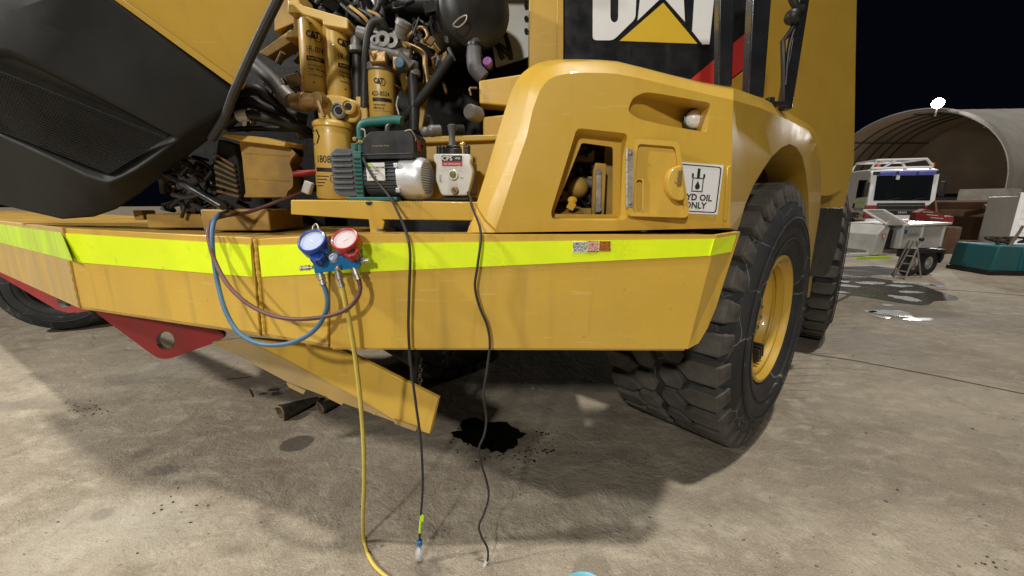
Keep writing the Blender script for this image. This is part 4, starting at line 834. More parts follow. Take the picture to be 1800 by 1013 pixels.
hose('engine_hose', [(660, -20, 2.2), (664, 10, 2.15), (650, 30, 2.12), (628, 36, 2.12)], .016)
hose('engine_hose', [(745, 75, 2.2), (752, 62, 2.18), (742, 48, 2.2), (722, 60, 2.22), (712, 78, 2.2)], .010, 'bronze')
hose('engine_hose', [(700, 75, 2.15), (722, 82, 2.12), (745, 96, 2.12), (748, 120, 2.12), (752, 150, 2.12)], .014, 'bronze')
for i in range(4): hose('fuel_line', [(600 + i * 16, 8 + i * 4, 2.1), (625 + i * 14, 30, 2.06), (650 + i * 10, 48 + 4 * i, 2.08), (690 + 8 * i, 60 + 8 * i, 2.12)], .008, 'yellow_grimy' if i % 2 else 'hose_black')
# grey valve fittings
vf = B(); 
for (x0, y0, d0_, x1, y1, d1_, r_) in ((628, 58, 2.02, 700, 78, 2.02, .03), (652, 86, 1.98, 722, 100, 2.0, .03), (700, 92, 1.98, 724, 118, 2.0, .024), (700, 66, 2.0, 708, 50, 1.98, .024), (650, 62, 2.0, 652, 95, 2.0, .02)): vf.cyl(P(x0, y0, d0_), P(x1, y1, d1_), r_, n=18)
valve = vf.build('valve_block', 'fitting_grey', truck, bevel=.004)
for (x, y, r_) in ((677, 74, .034), (692, 77, .032), (664, 76, .022)):
    B().lathe([(r_ * .35, -.022), (r_ * .45, -.032), (r_, -.03), (r_, .03)], P(x, y, 1.985), (.1, 1, -.1), 20).build('valve_port', 'fitting_grey', valve)
B().lathe([(.026, 0), (.034, .004), (.034, .018), (.028, .022), (.032, .05), (.036, .054), (.034, .075), (0, .08)], P(702, 68, 1.99), P(708, 46, 1.97) - P(702, 68, 1.99), 20).build('valve_cap', 'fitting_grey', valve)
for (x, y) in ((626, 82), (726, 125)): B().cyl(P(x, y, 2.03), P(x + 1, y + 10, 2.03), .034).cyl(P(x, y - 16, 2.03), P(x, y, 2.03), .026).build('hose_end', 'fitting_grey', valve, bevel=.003)
B().box(P(668, 105, 1.98), (.08, .07, .05)).cyl(P(652, 103, 1.96), P(668, 100, 1.98), .030).box(P(705, 112, 2.0), (.07, .06, .07)).build('valve_adapter', 'bronze', valve, bevel=.008)
B().lathe([(0, -.02), (.022, -.018), (.027, .0), (.027, .02)], P(703, 112, 1.955), (0, 1, 0), 10).build('blue_plug', 'dull_blue', valve)
# canister, pipe and inner panel
B().cyl(P(655, -60, 2.35), P(660, 42, 2.33), .055).build('exhaust_pipe', 'silver', truck)
can = B().lathe([(.0, -.03), (.10, -.028), (.135, -.015), (.165, .0), (.18, .02), (.18, .10), (.17, .11), (.17, .30), (0, .30)], P(838, 12, 2.12), Vector((-.42, 1, .06)), 40).build('air_cleaner', 'black', truck)
B().box(P(720, -20, 2.5), (.55, .4, .40)).build('intake_box', 'black', truck, bevel=.05, seg=3)
ck = B().tube([P(796, 44, 2.05), P(808, 32, 2.04), P(820, 28, 2.04), (P(818, 38, 2.04)), P(806, 48, 2.04), P(797, 46, 2.05)], .0035, 6); ck.build('clip', 'fitting_metal', can)
B().prism([P(x, y, 2.52) for x, y in [(872, -60), (936, -60), (930, 100), (872, 118), (862, 60)]], (0, .02, 0)).build('inner_panel', 'white_dirty', truck, bevel=.003)
for (a, c) in (((867, 70), (884, 105)), ((888, 60), (898, 105)), ((862, 68), (900, 100))): hose('panel_strap', [(*a, 2.46), ((a[0] + c[0]) / 2 + 2, (a[1] + c[1]) / 2, 2.45), (*c, 2.46)], .014, 'black')
for y in (10, 32, 54): B().cyl(P(925, y, 2.50), P(925, y, 2.53), .012).build('bolt', 'engine_dark', truck)
hose('intake_elbow', [(834, 55, 2.16), (834, 80, 2.14), (833, 102, 2.12), (836, 122, 2.1), (850, 138, 2.1)], .037, 'hose_grey')
for y in (78, 98): B().cyl(P(834, y, 2.14), P(834, y + 5, 2.14), .044).build('hose_clamp', 'black', truck)
B().cyl(P(857, 105, 2.16), P(859, 125, 2.18), .024).build('purple_cap_stem', 'engine_dark', truck); B().lathe([(0, -.012), (.022, -.012), (.026, 0), (.024, .02)], P(857, 110, 2.12), (.2, 1, -.4), 14).build('purple_cap', 'purple', truck)
def slabp(name, pts, d, th, m='yellow_grimy', bev=.006): return B().prism([P(x, y, d) for x, y in pts], (0, th, 0)).build(name, m, truck, bevel=bev)
slabp('cross_member', [(842, 142), (935, 128), (935, 190), (843, 182)], 2.02, .12, 'yellow_fender'); slabp('cross_member', [(849, 206), (905, 200), (905, 238), (849, 240)], 2.02, .12, 'yellow_fender')
slabp('cross_beam', [(745, 250), (890, 248), (890, 350), (745, 350)], 1.96, .1, 'yellow_fender'); slabp('cross_beam', [(742, 240), (892, 236), (892, 246), (742, 252)], 1.93, .16, 'yellow_fender')
slabp('bracket_plate', [(745, 118), (785, 88), (787, 98), (770, 140), (752, 170), (742, 230), (735, 230)], 2.25, .02); slabp('bracket_plate', [(720, 70), (770, 62), (790, 70), (760, 110), (730, 110)], 2.35, .02); slabp('bracket_plate', [(700, 130), (718, 120), (722, 145), (708, 165)], 2.2, .02, 'filter_yellow')
hose('support_strut', [(705, 210, 2.0), (735, 180, 2.0), (765, 140, 2.05), (792, 102, 2.1)], .022, 'engine_dark')
hose('wire_loop', [(700, 170, 2.02), (697, 185, 2.0), (702, 205, 1.99), (700, 218, 2.0)], .004, 'white_dirty'); hose('wire_loop', [(838, 155, 2.02), (826, 156, 2.0), (828, 168, 2.0)], .005, 'bronze')
B().lathe([(0, -.05), (.03, -.05), (.036, -.04), (.038, .03), (0, .03)], P(834, 200, 2.0), (.5, 1, 0), 22).build('filler_cap', 'fitting_grey', truck)
for (x, y, r_, m) in ((752, 232, .022, 'fitting_grey'), (764, 230, .026, 'fitting_grey'), (805, 228, .022, 'engine_dark'), (530, 305, .016, 'red_plastic')): B().cyl(P(x - 5, y, 1.93), P(x + 9, y, 1.95), r_).ball(P(x - 5, y, 1.93), r_ * 1.02).build('engine_plug', m, truck)
hose('red_lead', [(515, 306, 1.90), (540, 304, 1.92), (562, 302, 1.97)], .013, 'red_paint'); B().box(P(541, 330, 1.92), (.04, .03, .06), Matrix.Rotation(.4, 3, 'Y')).build('connector', 'white_dirty', truck, bevel=.006)
# step platform with serrated top
plf = B(); DPf = 1.60
plat = B().prism([P(x, y, DPf) for x, y in [(511, 352), (650, 353), (850, 356), (846, 388), (672, 386), (676, 390), (672, 410), (651, 410), (648, 386), (511, 377)]], (0, .014, 0)).build('step_platform', 'yellow', truck, bevel=.003)
top0, top1 = P(511, 352, DPf), P(850, 356, DPf); tz = (top0.z + top1.z) / 2
B().prism([Vector((top0.x, DPf + .015, top0.z - .006)), Vector((top1.x, DPf + .015, top1.z - .006)), Vector((top1.x, DPf + .36, top1.z - .006)), Vector((top0.x, DPf + .36, top0.z - .006))], (0, 0, -.012)).build('platform_top', 'yellow_grimy', plat)
tb = B()
for k in range(9):
    yy = DPf + .012 + k * .038
    for i in range(62):
        x = top0.x + (top1.x - top0.x) * (i + .5) / 62; z = top0.z + (top1.z - top0.z) * (i + .5) / 62 - .0065
        tb.add([(x - .0055, yy - .006, z), (x + .0055, yy - .006, z), (x + .0055, yy + .006, z), (x - .0055, yy + .006, z), (x - .0025, yy, z + .009), (x + .0025, yy, z + .009)], [(0, 1, 5, 4), (2, 3, 4, 5), (1, 2, 5), (3, 0, 4)])
tag(tb.build('tread_teeth', 'yellow_grimy', plat, smooth=0, merge=False), kind='stuff')
B().prism([P(x, y, DPf - .002) for x, y in rp([(642, 355), (655, 355), (652, 361), (645, 361)], 2, 3)], (0, .003, 0)).build('drain_notch', 'engine_dark', plat)
B().prism([P(x, y, DPf - .02) for x, y in [(651, 407), (673, 407), (676, 412), (649, 412)]], (0, .06, 0)).build('platform_foot', 'yellow', plat); B().cyl(P(667, 406, DPf - .005), P(667, 402, DPf - .005), .013, n=6).build('bolt', 'fitting_grey', plat)
hose('hook_wire', [(551, 412, 1.46), (550, 400, 1.47), (556, 394, 1.48), (560, 402, 1.47), (562, 412, 1.44)], .003, 'fitting_metal')

# ------------------------------------------------------------------ gauge manifold with its three hoses
gm = thing('manifold_gauge_set', 'blue and red dial gauges with three charging hoses, hung on the bumper', 'gauge set', P(590, 480, 1.37))
MD = 1.365
blk = B().prism([P(548, 457, MD), P(632, 447, MD), P(633, 471, MD), P(553, 482, MD)], (0, .035, .018)).build('manifold_block', 'blue_anodised', gm, bevel=.003)
def gauge(px, py, r_, mb, md_, needle):
    n_ = Vector((-.04, -.74, .67)).normalized(); c = P(px, py, MD - .012)
    x_ = Vector((1, 0, 0)); x_ = (x_ - n_ * x_.dot(n_)).normalized(); y_ = n_.cross(x_)
    g_ = B().lathe([(.0, -.045), (r_ * .9, -.045), (r_ * .98, -.038), (r_, -.008), (r_ * 1.0, .004), (r_ * .95, .008), (r_ * .84, .006), (r_ * .82, -.002)], c, n_, 40).build('gauge', mb, gm)
    B().lathe([(r_ * .83, -.001), (0, -.001)], c, n_, 40).build('dial', md_, g_)
    b = B()
    for k in range(29):
        a = R(-45 + 270 * k / 28); u, v = math.cos(a), math.sin(a); l_ = .10 if k % 4 == 0 else .05; t = Vector((-v, u, 0)) * .008 * r_
        def q(rr, s_): return c + x_ * (u * rr * r_ + s_ * t.x) + y_ * (v * rr * r_ + s_ * t.y) + n_ * .0004
        b.add([q(.72, -1), q(.72, 1), q(.72 - l_, 1), q(.72 - l_, -1)], [(0, 1, 2, 3)])
    tag(b.build('dial_marks', 'print_black', g_, smooth=0, merge=False), kind='stuff')
    nd = Vector((math.cos(needle), math.sin(needle), 0)); pr = Vector((-nd.y, nd.x, 0))
    def w3(v): return c + x_ * v.x * r_ + y_ * v.y * r_ + n_ * .002
    B().face([w3(nd * .68), w3(pr * .05 - nd * .2), w3(-pr * .05 - nd * .2)]).build('needle', 'print_white', g_, smooth=0)
    B().lathe([(r_ * .80, .0045), (r_ * .5, .0075), (0, .0085)], c, n_, 32).build('gauge_glass', 'clear', g_)
    B().cyl(c - n_ * .04, P(px + 6, py + 38, MD + .015), .010).build('gauge_stem', 'fitting_metal', g_)
gauge(549, 424.5, .050, 'blue_plastic', 'dial_blue', R(-38)); gauge(606.5, 421.5, .0485, 'red_plastic', 'dial_pink', R(40))
def knob(px, py, m, cap):
    n_ = Vector((0, -.72, .69)); c = P(px, py, MD - .03); b = B(); pts = []
    x_ = Vector((1, 0, 0)); y_ = n_.cross(x_).normalized()
    for i in range(32): a = 2 * math.pi * i / 32; r_ = .024 + .0022 * math.cos(8 * a); pts.append(c + x_ * math.cos(a) * r_ + y_ * math.sin(a) * r_)
    o = b.prism(pts, -n_ * .030).build('valve_knob', m, gm, bevel=.002)
    B().lathe([(0, .003), (.011, .003), (.015, 0)], c, n_, 18).build('knob_cap', cap, o); B().cyl(c - n_ * .03, c - n_ * .06, .011).build('knob_stem', 'black', o)
knob(556, 449, 'blue_plastic', 'blue_plastic'); knob(617, 441, 'red_plastic', 'black')
sg = P(588, 455, MD + .004); B().lathe([(.0115, .012), (.0155, .012), (.0155, -.004), (.0115, -.004)], sg, (0, -.72, .69), 22, True).build('sight_ring', 'silver', gm); B().lathe([(.012, .006), (0, .008)], sg, (0, -.72, .69), 18).build('sight_glass', 'dial_blue', gm)
def fit(a, b_, r_, m='fitting_metal'):
    a, b_ = Vector(a), Vector(b_); ax = b_ - a; L = ax.length
    B().lathe([(0, 0), (r_ * .7, 0), (r_ * .7, L * .22), (r_, L * .25), (r_, L * .6), (r_ * .8, L * .63), (r_ * .8, L * .8), (r_ * .95, L * .83), (r_ * .95, L), (0, L)], a, ax, 14).build('hose_fitting', m, gm, smooth=25)
fit(P(550, 470, MD + .015), P(528, 472, MD + .012), .010); fit(P(631, 459, MD + .012), P(649, 458, MD + .012), .011)
fit(P(562, 478, MD + .012), P(568.5, 501, MD + .004), .014); fit(P(592, 470, MD + .004), P(601, 505, MD - .006), .013); fit(P(622, 470, MD + .01), P(630.5, 492, MD), .014)
B().ball(P(594, 471, MD - .006), .011).build('core_valve', 'fitting_metal', gm)
def mh(pts, r_, m): return B().tube([P(*p) for p in pts], r_, 12, 8).build('charging_hose', m, gm)
mh([(568, 499, 1.370), (575, 520, 1.362), (574, 545, 1.36), (558, 575, 1.36), (530, 596, 1.37), (495, 606, 1.39), (455, 604, 1.42), (420, 585, 1.455), (397, 548, 1.49), (383, 500, 1.53), (375, 450, 1.56), (373, 415, 1.58), (376, 390, 1.62), (384, 378, 1.70), (400, 372, 1.80)], .0085, 'hose_blue')
mh([(630.5, 490, 1.366), (633, 508, 1.358), (626, 527, 1.352), (605, 546, 1.35), (565, 558, 1.36), (515, 561, 1.38), (470, 552, 1.41), (430, 530, 1.45), (400, 500, 1.49), (379, 462, 1.54), (369, 430, 1.57), (366, 405, 1.60), (374, 388, 1.65), (395, 380, 1.72), (440, 372, 1.80), (500, 350, 1.88), (540, 335, 1.95)], .0080, 'hose_red')
yh = [(601, 503, 1.358), (607, 530, 1.36), (617, 580, 1.37), (626, 640, 1.385), (634, 710, 1.40), (639, 780, 1.415), (640, 850, 1.44), (638, 905, 1.48)]
yp = [P(*q) for q in yh]; yg = [G(640, 950, .012), G(652, 985, .010), G(672, 1008, .010), G(705, 1030, .010), G(760, 1060, .010)]
B().tube(yp + yg, .0085, 12, 8).build('charging_hose', 'hose_yellow', gm)

# ------------------------------------------------------------------ vacuum pump with green frame
pz = 1.6135
pb0 = P(606, 350, 1.725); pb0.z = pz; ex = Vector((math.cos(R(-11)), math.sin(R(-11)), 0)); ey = Vector((-ex.y, ex.x, 0))
MP = Matrix(((ex.x, ey.x, 0, pb0.x), (ex.y, ey.y, 0, pb0.y), (0, 0, 1, pb0.z), (0, 0, 0, 1))) @ Matrix.Scale(.92, 4)
vp = thing('vacuum_pump', 'grey vacuum pump with teal frame and silver fan cowl, standing on the yellow step', 'pump', MP @ Vector((.23, 0, 0)))
def vb(b, name, m, par=None, **k): return b.xf(MP).build(name, m, par or vp, **k)
oh = vb(B().prism([Vector((.0, -.075, z)) if 0 else Vector((x, -.078, z)) for x, z in rp([(.0, .045), (.022, .022), (.118, .018), (.128, .22), (.03, .228), (.0, .205)], .012, 3)], (0, .156, 0)), 'oil_housing', 'motor_grey', bevel=.006, seg=3)
for k in range(7): vb(B().box((.058, -.081, .055 + k * .024), (.098, .012, .010)), 'cooling_fin', 'motor_grey', oh, bevel=.002)
for k in range(7): vb(B().box((-.002, 0, .055 + k * .022), (.012, .13, .009)), 'cooling_fin', 'motor_grey', oh, bevel=.002)
fr = B().box((.137, -.082, .10), (.036, .014, .20)).box((.137, .082, .10), (.036, .014, .20)).box((.137, 0, .205), (.036, .17, .014)); fro = vb(fr, 'frame', 'teal', bevel=.003)
for k in range(9): vb(B().box((.137, -.090, .035 + k * .018), (.030, .005, .006)), 'frame_slot', 'engine_dark', fro)
vb(B().box((.19, -.07, .008), (.25, .045, .016)).box((.19, .07, .008), (.25, .045, .016)), 'foot_rail', 'teal', fro, bevel=.003)
mo = vb(B().lathe([(.0, .15), (.078, .15), (.078, .34), (0, .34)], (0, 0, .10), (1, 0, 0), 28), 'motor', 'motor_grey')
for k in range(16):
    a = R(95 + k * 170 / 15); vb(B().box((.245, math.cos(a) * .081, .10 + math.sin(a) * .081), (.175, .010, .004), Matrix.Rotation(a, 3, 'X')), 'motor_fin', 'motor_grey', mo)
for k in range(10):
    a = R(185 + k * 8); vb(B().box((.245, math.cos(a) * .081, .10 + math.sin(a) * .081), (.175, .010, .004), Matrix.Rotation(a, 3, 'X')), 'motor_fin', 'motor_grey', mo)
npl = vb(B().box((.222, -.089, .123), (.088, .003, .075)), 'rating_plate', 'cast_alu', mo, bevel=.001)
b = B(); b.box((.197, -.0915, .152), (.022, .002, .009))
vb(b, 'plate_badge', 'lime', npl)
b = B()
for k, s_ in enumerate(('VACUUM PUMP', '230V 50Hz', '1440 rpm', '0.75 HP')): text_into(b, s_, .011, lambda x, y: Vector((.19 + x, -.0912, .140 - k * .013 + y)), .01, 1, 'LEFT')
vb(b, 'plate_print', 'print_black', npl, smooth=0, merge=False)
bx = vb(B().prism([Vector((x, -.072, z)) for x, z in rp([(.152, .178), (.392, .178), (.396, .20), (.396, .27), (.372, .292), (.20, .292), (.160, .262)], .012, 3)], (0, .14, 0)), 'terminal_box', 'black', bevel=.008, seg=3)
b = B(); text_into(b, 'Rotary Vane Pump', .0105, lambda x, y: Vector((.245 + x, -.0735, .232 + y)), .01); vb(b, 'box_print', 'brass', bx, smooth=0, merge=False)
vb(B().box((.27, -.074, .198), (.23, .004, .003)), 'box_ridge', 'motor_grey', bx)
vb(B().box((.399, -.02, .235), (.006, .03, .045)), 'rocker_switch', 'red_paint', bx, bevel=.002); vb(B().cyl((.397, .02, .24), (.403, .02, .24), .008), 'reset_button', 'black', bx)
vb(B().tube([(.36, -.072, .288), (.39, -.075, .290), (.402, -.06, .262), (.402, -.06, .25)], .003, 6), 'bail_wire', 'fitting_metal', bx)
cw = vb(B().lathe([(.090, .315), (.093, .325), (.093, .39), (.088, .412), (.080, .424), (.0785, .424)], (0, 0, .098), (1, 0, 0), 44), 'fan_cowl', 'silver')
cwf = B(); holes = []
for i in range(-9, 10):
    for j in range(-7, 8):
        u, v = (i + (j % 2) * .5) * .0088, j * .0105
        if math.hypot(u, v) < .070: holes.append([(u + .0034 * math.cos(a), v + .0046 * math.sin(a)) for a in [k * math.pi / 3 for k in range(6)]])
cwf.plate([(.079 * math.cos(2 * math.pi * i / 40), .079 * math.sin(2 * math.pi * i / 40)) for i in range(40)], holes, lambda x, y: Vector((.4235, x, .098 + y)))
vb(cwf, 'cowl_grille', 'silver', cw, smooth=0); vb(B().cyl((.40, 0, .098), (.402, 0, .098), .078, n=36), 'fan', 'engine_dark', cw)
for a in (R(150), R(215)): vb(B().box((.318, math.cos(a) * .096, .10 + math.sin(a) * .096), (.02, .02, .02)), 'cowl_lug', 'silver', cw, bevel=.003)
vb(B().tube([(.125, -.02, .312), (.14, -.02, .332), (.18, -.02, .340), (.29, -.02, .343), (.325, -.02, .338)], .021, 12), 'carry_handle', 'teal')
vb(B().tube([(.285, -.02, .338), (.262, -.02, .318), (.255, -.02, .285)], .016, 10), 'handle_stay', 'black')
vb(B().cyl((.137, -.05, .20), (.137, -.05, .255), .013).cyl((.137, -.05, .255), (.137, -.05, .275), .018).cyl((.137, -.05, .275), (.137, -.05, .315), .014), 'inlet_valve', 'teal', bevel=.002)
vb(B().cyl((.128, -.062, .262), (.128, -.085, .262), .009).cyl((.137, -.052, .245), (.137, -.052, .258), .019, n=6), 'inlet_fitting', 'brass', bevel=.002)
vb(B().tube([(.15, -.06, .305), (.166, -.06, .30), (.166, -.06, .26), (.15, -.06, .25)], .004, 6), 'inlet_bail', 'fitting_metal')
vb(B().cyl((.10, -.03, .22), (.10, -.03, .25), .022), 'oil_cap', 'teal', bevel=.003)
c1 = [(638, 272, 1.66), (641, 284, 1.60), (655, 310, 1.575), (676, 335, 1.56), (690, 355, 1.545), (706, 388, 1.47), (716, 415, 1.405), (721, 450, 1.395), (719, 520, 1.395), (718, 580, 1.395), (722, 640, 1.40), (731, 710, 1.41), (740, 780, 1.42), (743, 850, 1.43), (740, 905, 1.445), (737.5, 950, 1.455)]
B().tube([P(*q) for q in c1], .0052, 8, 8).build('power_cord', 'hose_black', vp)
B().tube([P(741, 906, 1.444), P(739.5, 920, 1.449), P(738.5, 936, 1.453)], .0066, 8).build('cord_tape', 'lime', vp)
B().face([P(741, 904, 1.437), P(745, 906, 1.437), P(744, 918, 1.437), P(740.5, 916, 1.437)]).build('tape_end', 'lime', vp, smooth=0)
pl_t = P(737.5, 950, 1.455); pl_b = P(738.5, 1002, 1.44)
B().cyl(pl_t, pl_t.lerp(pl_b, .16), .012).build('plug_nut', 'blue_anodised', vp, bevel=.002)
B().lathe([(.006, .0), (.010, .006), (.019, .020), (.022, .032), (.021, .048), (.017, .060), (.0, .060)], pl_t.lerp(pl_b, .18), pl_b - pl_t, 20).build('clear_plug', 'clear', vp)
B().lathe([(.004, 0), (.012, .012), (.014, .03), (.010, .046), (0, .046)], pl_t.lerp(pl_b, .25), pl_b - pl_t, 14).build('plug_core', 'silver', vp)
ec = tag(B().tube([P(738, 995, 1.44), P(739, 1010, 1.435), G(741, 1030, .01), G(748, 1070, .008), G(760, 1130, .008)], .0065, 10).build('extension_cord', 'hose_yellow'), 'yellow extension lead end joined to the clear plug on the floor', 'cord')

# ------------------------------------------------------------------ second pump, white cast front
q0 = P(800, 345, 1.70); q0.z = pz; MQ = Matrix.Translation(q0) @ Matrix.Rotation(R(-4), 4, 'Z')
cp = thing('vacuum_pump', 'white cast vacuum pump with a sight glass, right of the silver fan cowl', 'pump', q0)
def qb(b, name, m, par=None, **k): return b.xf(MQ).build(name, m, par or cp, **k)
face = rp([(-.084, .186), (-.075, .192), (.072, .190), (.078, .17), (.072, .155), (.082, .12), (.078, .09), (.060, .03), (.052, .022), (-.048, .022), (-.058, .03), (-.078, .09), (-.072, .15), (-.084, .165)], .010, 3)
fc = qb(B().prism([Vector((x, -.02, z)) for x, z in face], (0, .05, 0)), 'front_casting', 'cast_alu', bevel=.006, seg=3)
qb(B().box((0, .12, .10), (.13, .18, .15)), 'pump_body', 'motor_grey', bevel=.01); qb(B().box((0, .1, .01), (.12, .2, .02)), 'pump_base', 'black', bevel=.004)
qb(B().cyl((0, -.030, .107), (0, -.018, .107), .021, n=24), 'sight_ring', 'silver', fc, bevel=.002); qb(B().lathe([(.015, -.012), (0, -.014)], (0, -.02, .107), (0, 1, 0), 20), 'sight_glass', 'sight', fc)
qb(B().cyl((.005, -.032, .043), (.005, -.018, .043), .0155, n=20), 'drain_plug', 'bronze', fc, bevel=.002); qb(B().box((.005, -.0325, .043), (.022, .002, .004), Matrix.Rotation(.8, 3, 'Y')), 'plug_slot', 'engine_dark', fc)
qb(B().box((-.004, -.0215, .172), (.085, .003, .024)), 'badge', 'print_black', fc); qb(B().box((-.004, -.0215, .151), (.085, .003, .017)), 'badge_band', 'print_red', fc)
b = B(); text_into(b, 'CPS', .024, lambda x, y: Vector((-.024 + x, -.0234, .172 + y)), .02, 1.1); text_into(b, 'VP2S', .011, lambda x, y: Vector((.020 + x, -.0234, .172 + y)), .01); text_into(b, 'pro series pump', .0105, lambda x, y: Vector((-.004 + x, -.0234, .151 + y)), .01); qb(b, 'badge_print', 'print_white', fc, smooth=0, merge=False)
b = B(); text_into(b, 'LEVEL', .013, lambda x, y: Vector((-.055 - y, -.0212, .09 + x * -1)), .0); text_into(b, 'OIL', .010, lambda x, y: Vector((.035 + x, -.0212, .093 + y)), .0); qb(b, 'casting_print', 'engine_dark', fc, smooth=0, merge=False)
qb(B().cyl((-.005, .03, .19), (-.005, .03, .215), .045).cyl((-.005, .03, .215), (-.005, .03, .228), .036), 'valve_body', 'black', bevel=.004)
qb(B().lathe([(.018, 0), (.014, .02), (.013, .05), (.017, .075), (.019, .085), (.012, .09), (0, .09)], (-.012, .03, .225), (0, 0, 1), 16), 'valve_stem', 'motor_grey'); qb(B().box((-.010, .03, .300), (.035, .02, .03)), 'valve_handle', 'black', bevel=.008)
for x, r_, m in ((.035, .012, 'brass'), (.055, .012, 'black'), (-.052, .011, 'black'), (-.068, .010, 'black')): qb(B().cyl((x, .02, .195), (x, .02, .235 if m == 'brass' else .222), r_).ball((x, .02, .232 if m == 'brass' else .220), r_ * 1.1), 'port_cap', m)
c2 = [(822, 338, 1.68), (827, 348, 1.62), (829, 362, 1.58), (838, 384, 1.50), (844, 402, 1.42), (845, 425, 1.395), (839, 470, 1.39), (835, 505, 1.392), (843, 540, 1.39), (856, 572, 1.39), (861, 605, 1.392), (856, 650, 1.40), (850, 695, 1.40), (855, 735, 1.41), (851, 765, 1.41), (842, 788, 1.415), (846, 815, 1.42), (855, 845, 1.425), (859, 872, 1.43), (852, 900, 1.435), (842, 925, 1.44), (847, 945, 1.44), (857, 965, 1.44), (857, 985, 1.44), (850, 1000, 1.43), (838, 1020, 1.42)]
B().tube([P(*q) for q in c2], .0048, 8, 8).build('power_cord', 'hose_black', cp)
B().tube([P(856, 986, 1.44), P(852, 995, 1.435), P(846, 1006, 1.425)], .0085, 8).build('cord_tape', 'white_dirty', cp)

# ------------------------------------------------------------------ on the floor
def sleeve(px, py, ang, L, r_, label, seed):
    r2 = random.Random(seed); c = G(px, py, r_ * .8); ax = Vector((math.cos(ang), math.sin(ang), 0)); o_ = thing('rubber_sleeve', label, 'sleeve', (c.x, c.y, 0))
    x_ = Vector((-ax.y, ax.x, 0)); z_ = Vector((0, 0, 1)); N = 28; rings = []
    for t, k in ((0, 1.0), (.06, 1.06), (.2, .95), (.45, .80), (.7, .62), (.92, .50), (1, .42)):
        ring = []
        for i in range(N):
            a = 2 * math.pi * i / N; rr = r_ * k * (1 + .10 * math.sin(3 * a + seed + 4 * t) + .05 * math.sin(7 * a + 9 * t)); ring.append(c + ax * L * t + x_ * rr * math.cos(a) * 1.05 + z_ * (rr * math.sin(a) * (.9 - .35 * t) - r_ * .25 * t))
        rings.append(ring)
    inn_ = [[c + ax * L * t + (v - c) * .0 + ((v - (c)) * .74) for v in rings[0]] for t in (0, .25)]
    b_ = B()
    for a_, d_ in zip(rings[:-1], rings[1:]): b_.bridge(a_, d_)
    b_.face(rings[-1]); b_.build('sleeve_body', 'rubbish', o_)
    lipb = B(); mid = [v.lerp(w_, .5) - ax * .006 for v, w_ in zip(rings[0], inn_[0])]; lipb.bridge(rings[0], mid); lipb.bridge(mid, inn_[0]); lipb.bridge(inn_[0], inn_[1]); lipb.build('sleeve_lip', 'rubbish_rim', o_)
    B().face(inn_[1]).build('sleeve_inside', 'rubbish', o_)
sleeve(492, 726, R(56), .30, .068, 'larger of two dark rubber sleeves lying open-ended on the floor, further left', 1)
sleeve(562, 718, R(54), .22, .055, 'smaller dark rubber sleeve on the floor under the hanging yellow plate', 5)
sc_ = B()
for i in range(5):
    c = G(462 + i * 8, 693 - (i % 3) * 3, .012); sc_.add([c + Vector((rnd.uniform(-.05, .05), rnd.uniform(-.03, .03), rnd.uniform(-.008, .02))) for _ in range(4)], [(0, 1, 2), (0, 2, 3), (1, 2, 3)])
tag(sc_.build('rag_scrap', 'rubbish', smooth=0, merge=False), 'small crumpled black scrap on the floor above the dark sleeves', 'scrap')
tag(B().tube([G(398, 667, .006), G(420, 665, .008), G(443, 662, .006)], .004, 6).build('wire_bit', 'rubbish'), 'thin dark bit of wire lying on the concrete', 'wire')
tag(B().tube([G(438, 684, .006), G(441, 690, .008), G(444, 697, .006)], .004, 6).build('wire_bit', 'rubbish'), 'short dark wire stub left of the black scrap', 'wire')
rb = G(1024, 1012, .17); tub = thing('blue_tub', 'pale blue tub rim just showing at the bottom of the picture', 'tub', (rb.x, rb.y - .075, 0))
tcn = Vector((rb.x, rb.y - .075, .17))
B().lathe([(.055, -.17), (.078, -.01), (.082, -.006), (.088, 0), (.088, .008), (.081, .012), (.076, .006), (.073, -.006), (.052, -.16), (0, -.16)], tcn, (0, 0, 1), 40).build('tub_wall', 'tub_blue', tub)
B().lathe([(.060, -.10), (0, -.10)], tcn, (0, 0, 1), 30).build('tub_contents', 'engine_dark', tub)
# wheel of another machine seen under the bumper
om = G(150, 585); ot = thing('parked_machine_wheel', 'dark tyre of another machine beyond the bumper, at the left edge', 'wheel', (om.x, om.y, 0))
def smallwheel(c, yaw, sc):
    M = Matrix.Translation(c) @ Matrix.Rotation(yaw, 4, 'Z') @ Matrix.Scale(sc, 4); put('tyre', WP[0], ot, M, WORLD[ot.name]); r_ = put('rim', WP[2], ot, M, WORLD[ot.name]); r_.material_slots[0].link = 'OBJECT'; r_.material_slots[0].material = MATS['black']
smallwheel(Vector((om.x - .25, om.y + .05, .63)), R(-62), .70)
om2 = G(30, 522); smallwheel(Vector((om2.x - .2, om2.y + .1, .63)), R(-62), .70)
B().box((om.x - 1.6, om.y + 1.4, .95), (4.4, .8, .5)).build('machine_chassis', 'engine_dark', ot, bevel=.05)

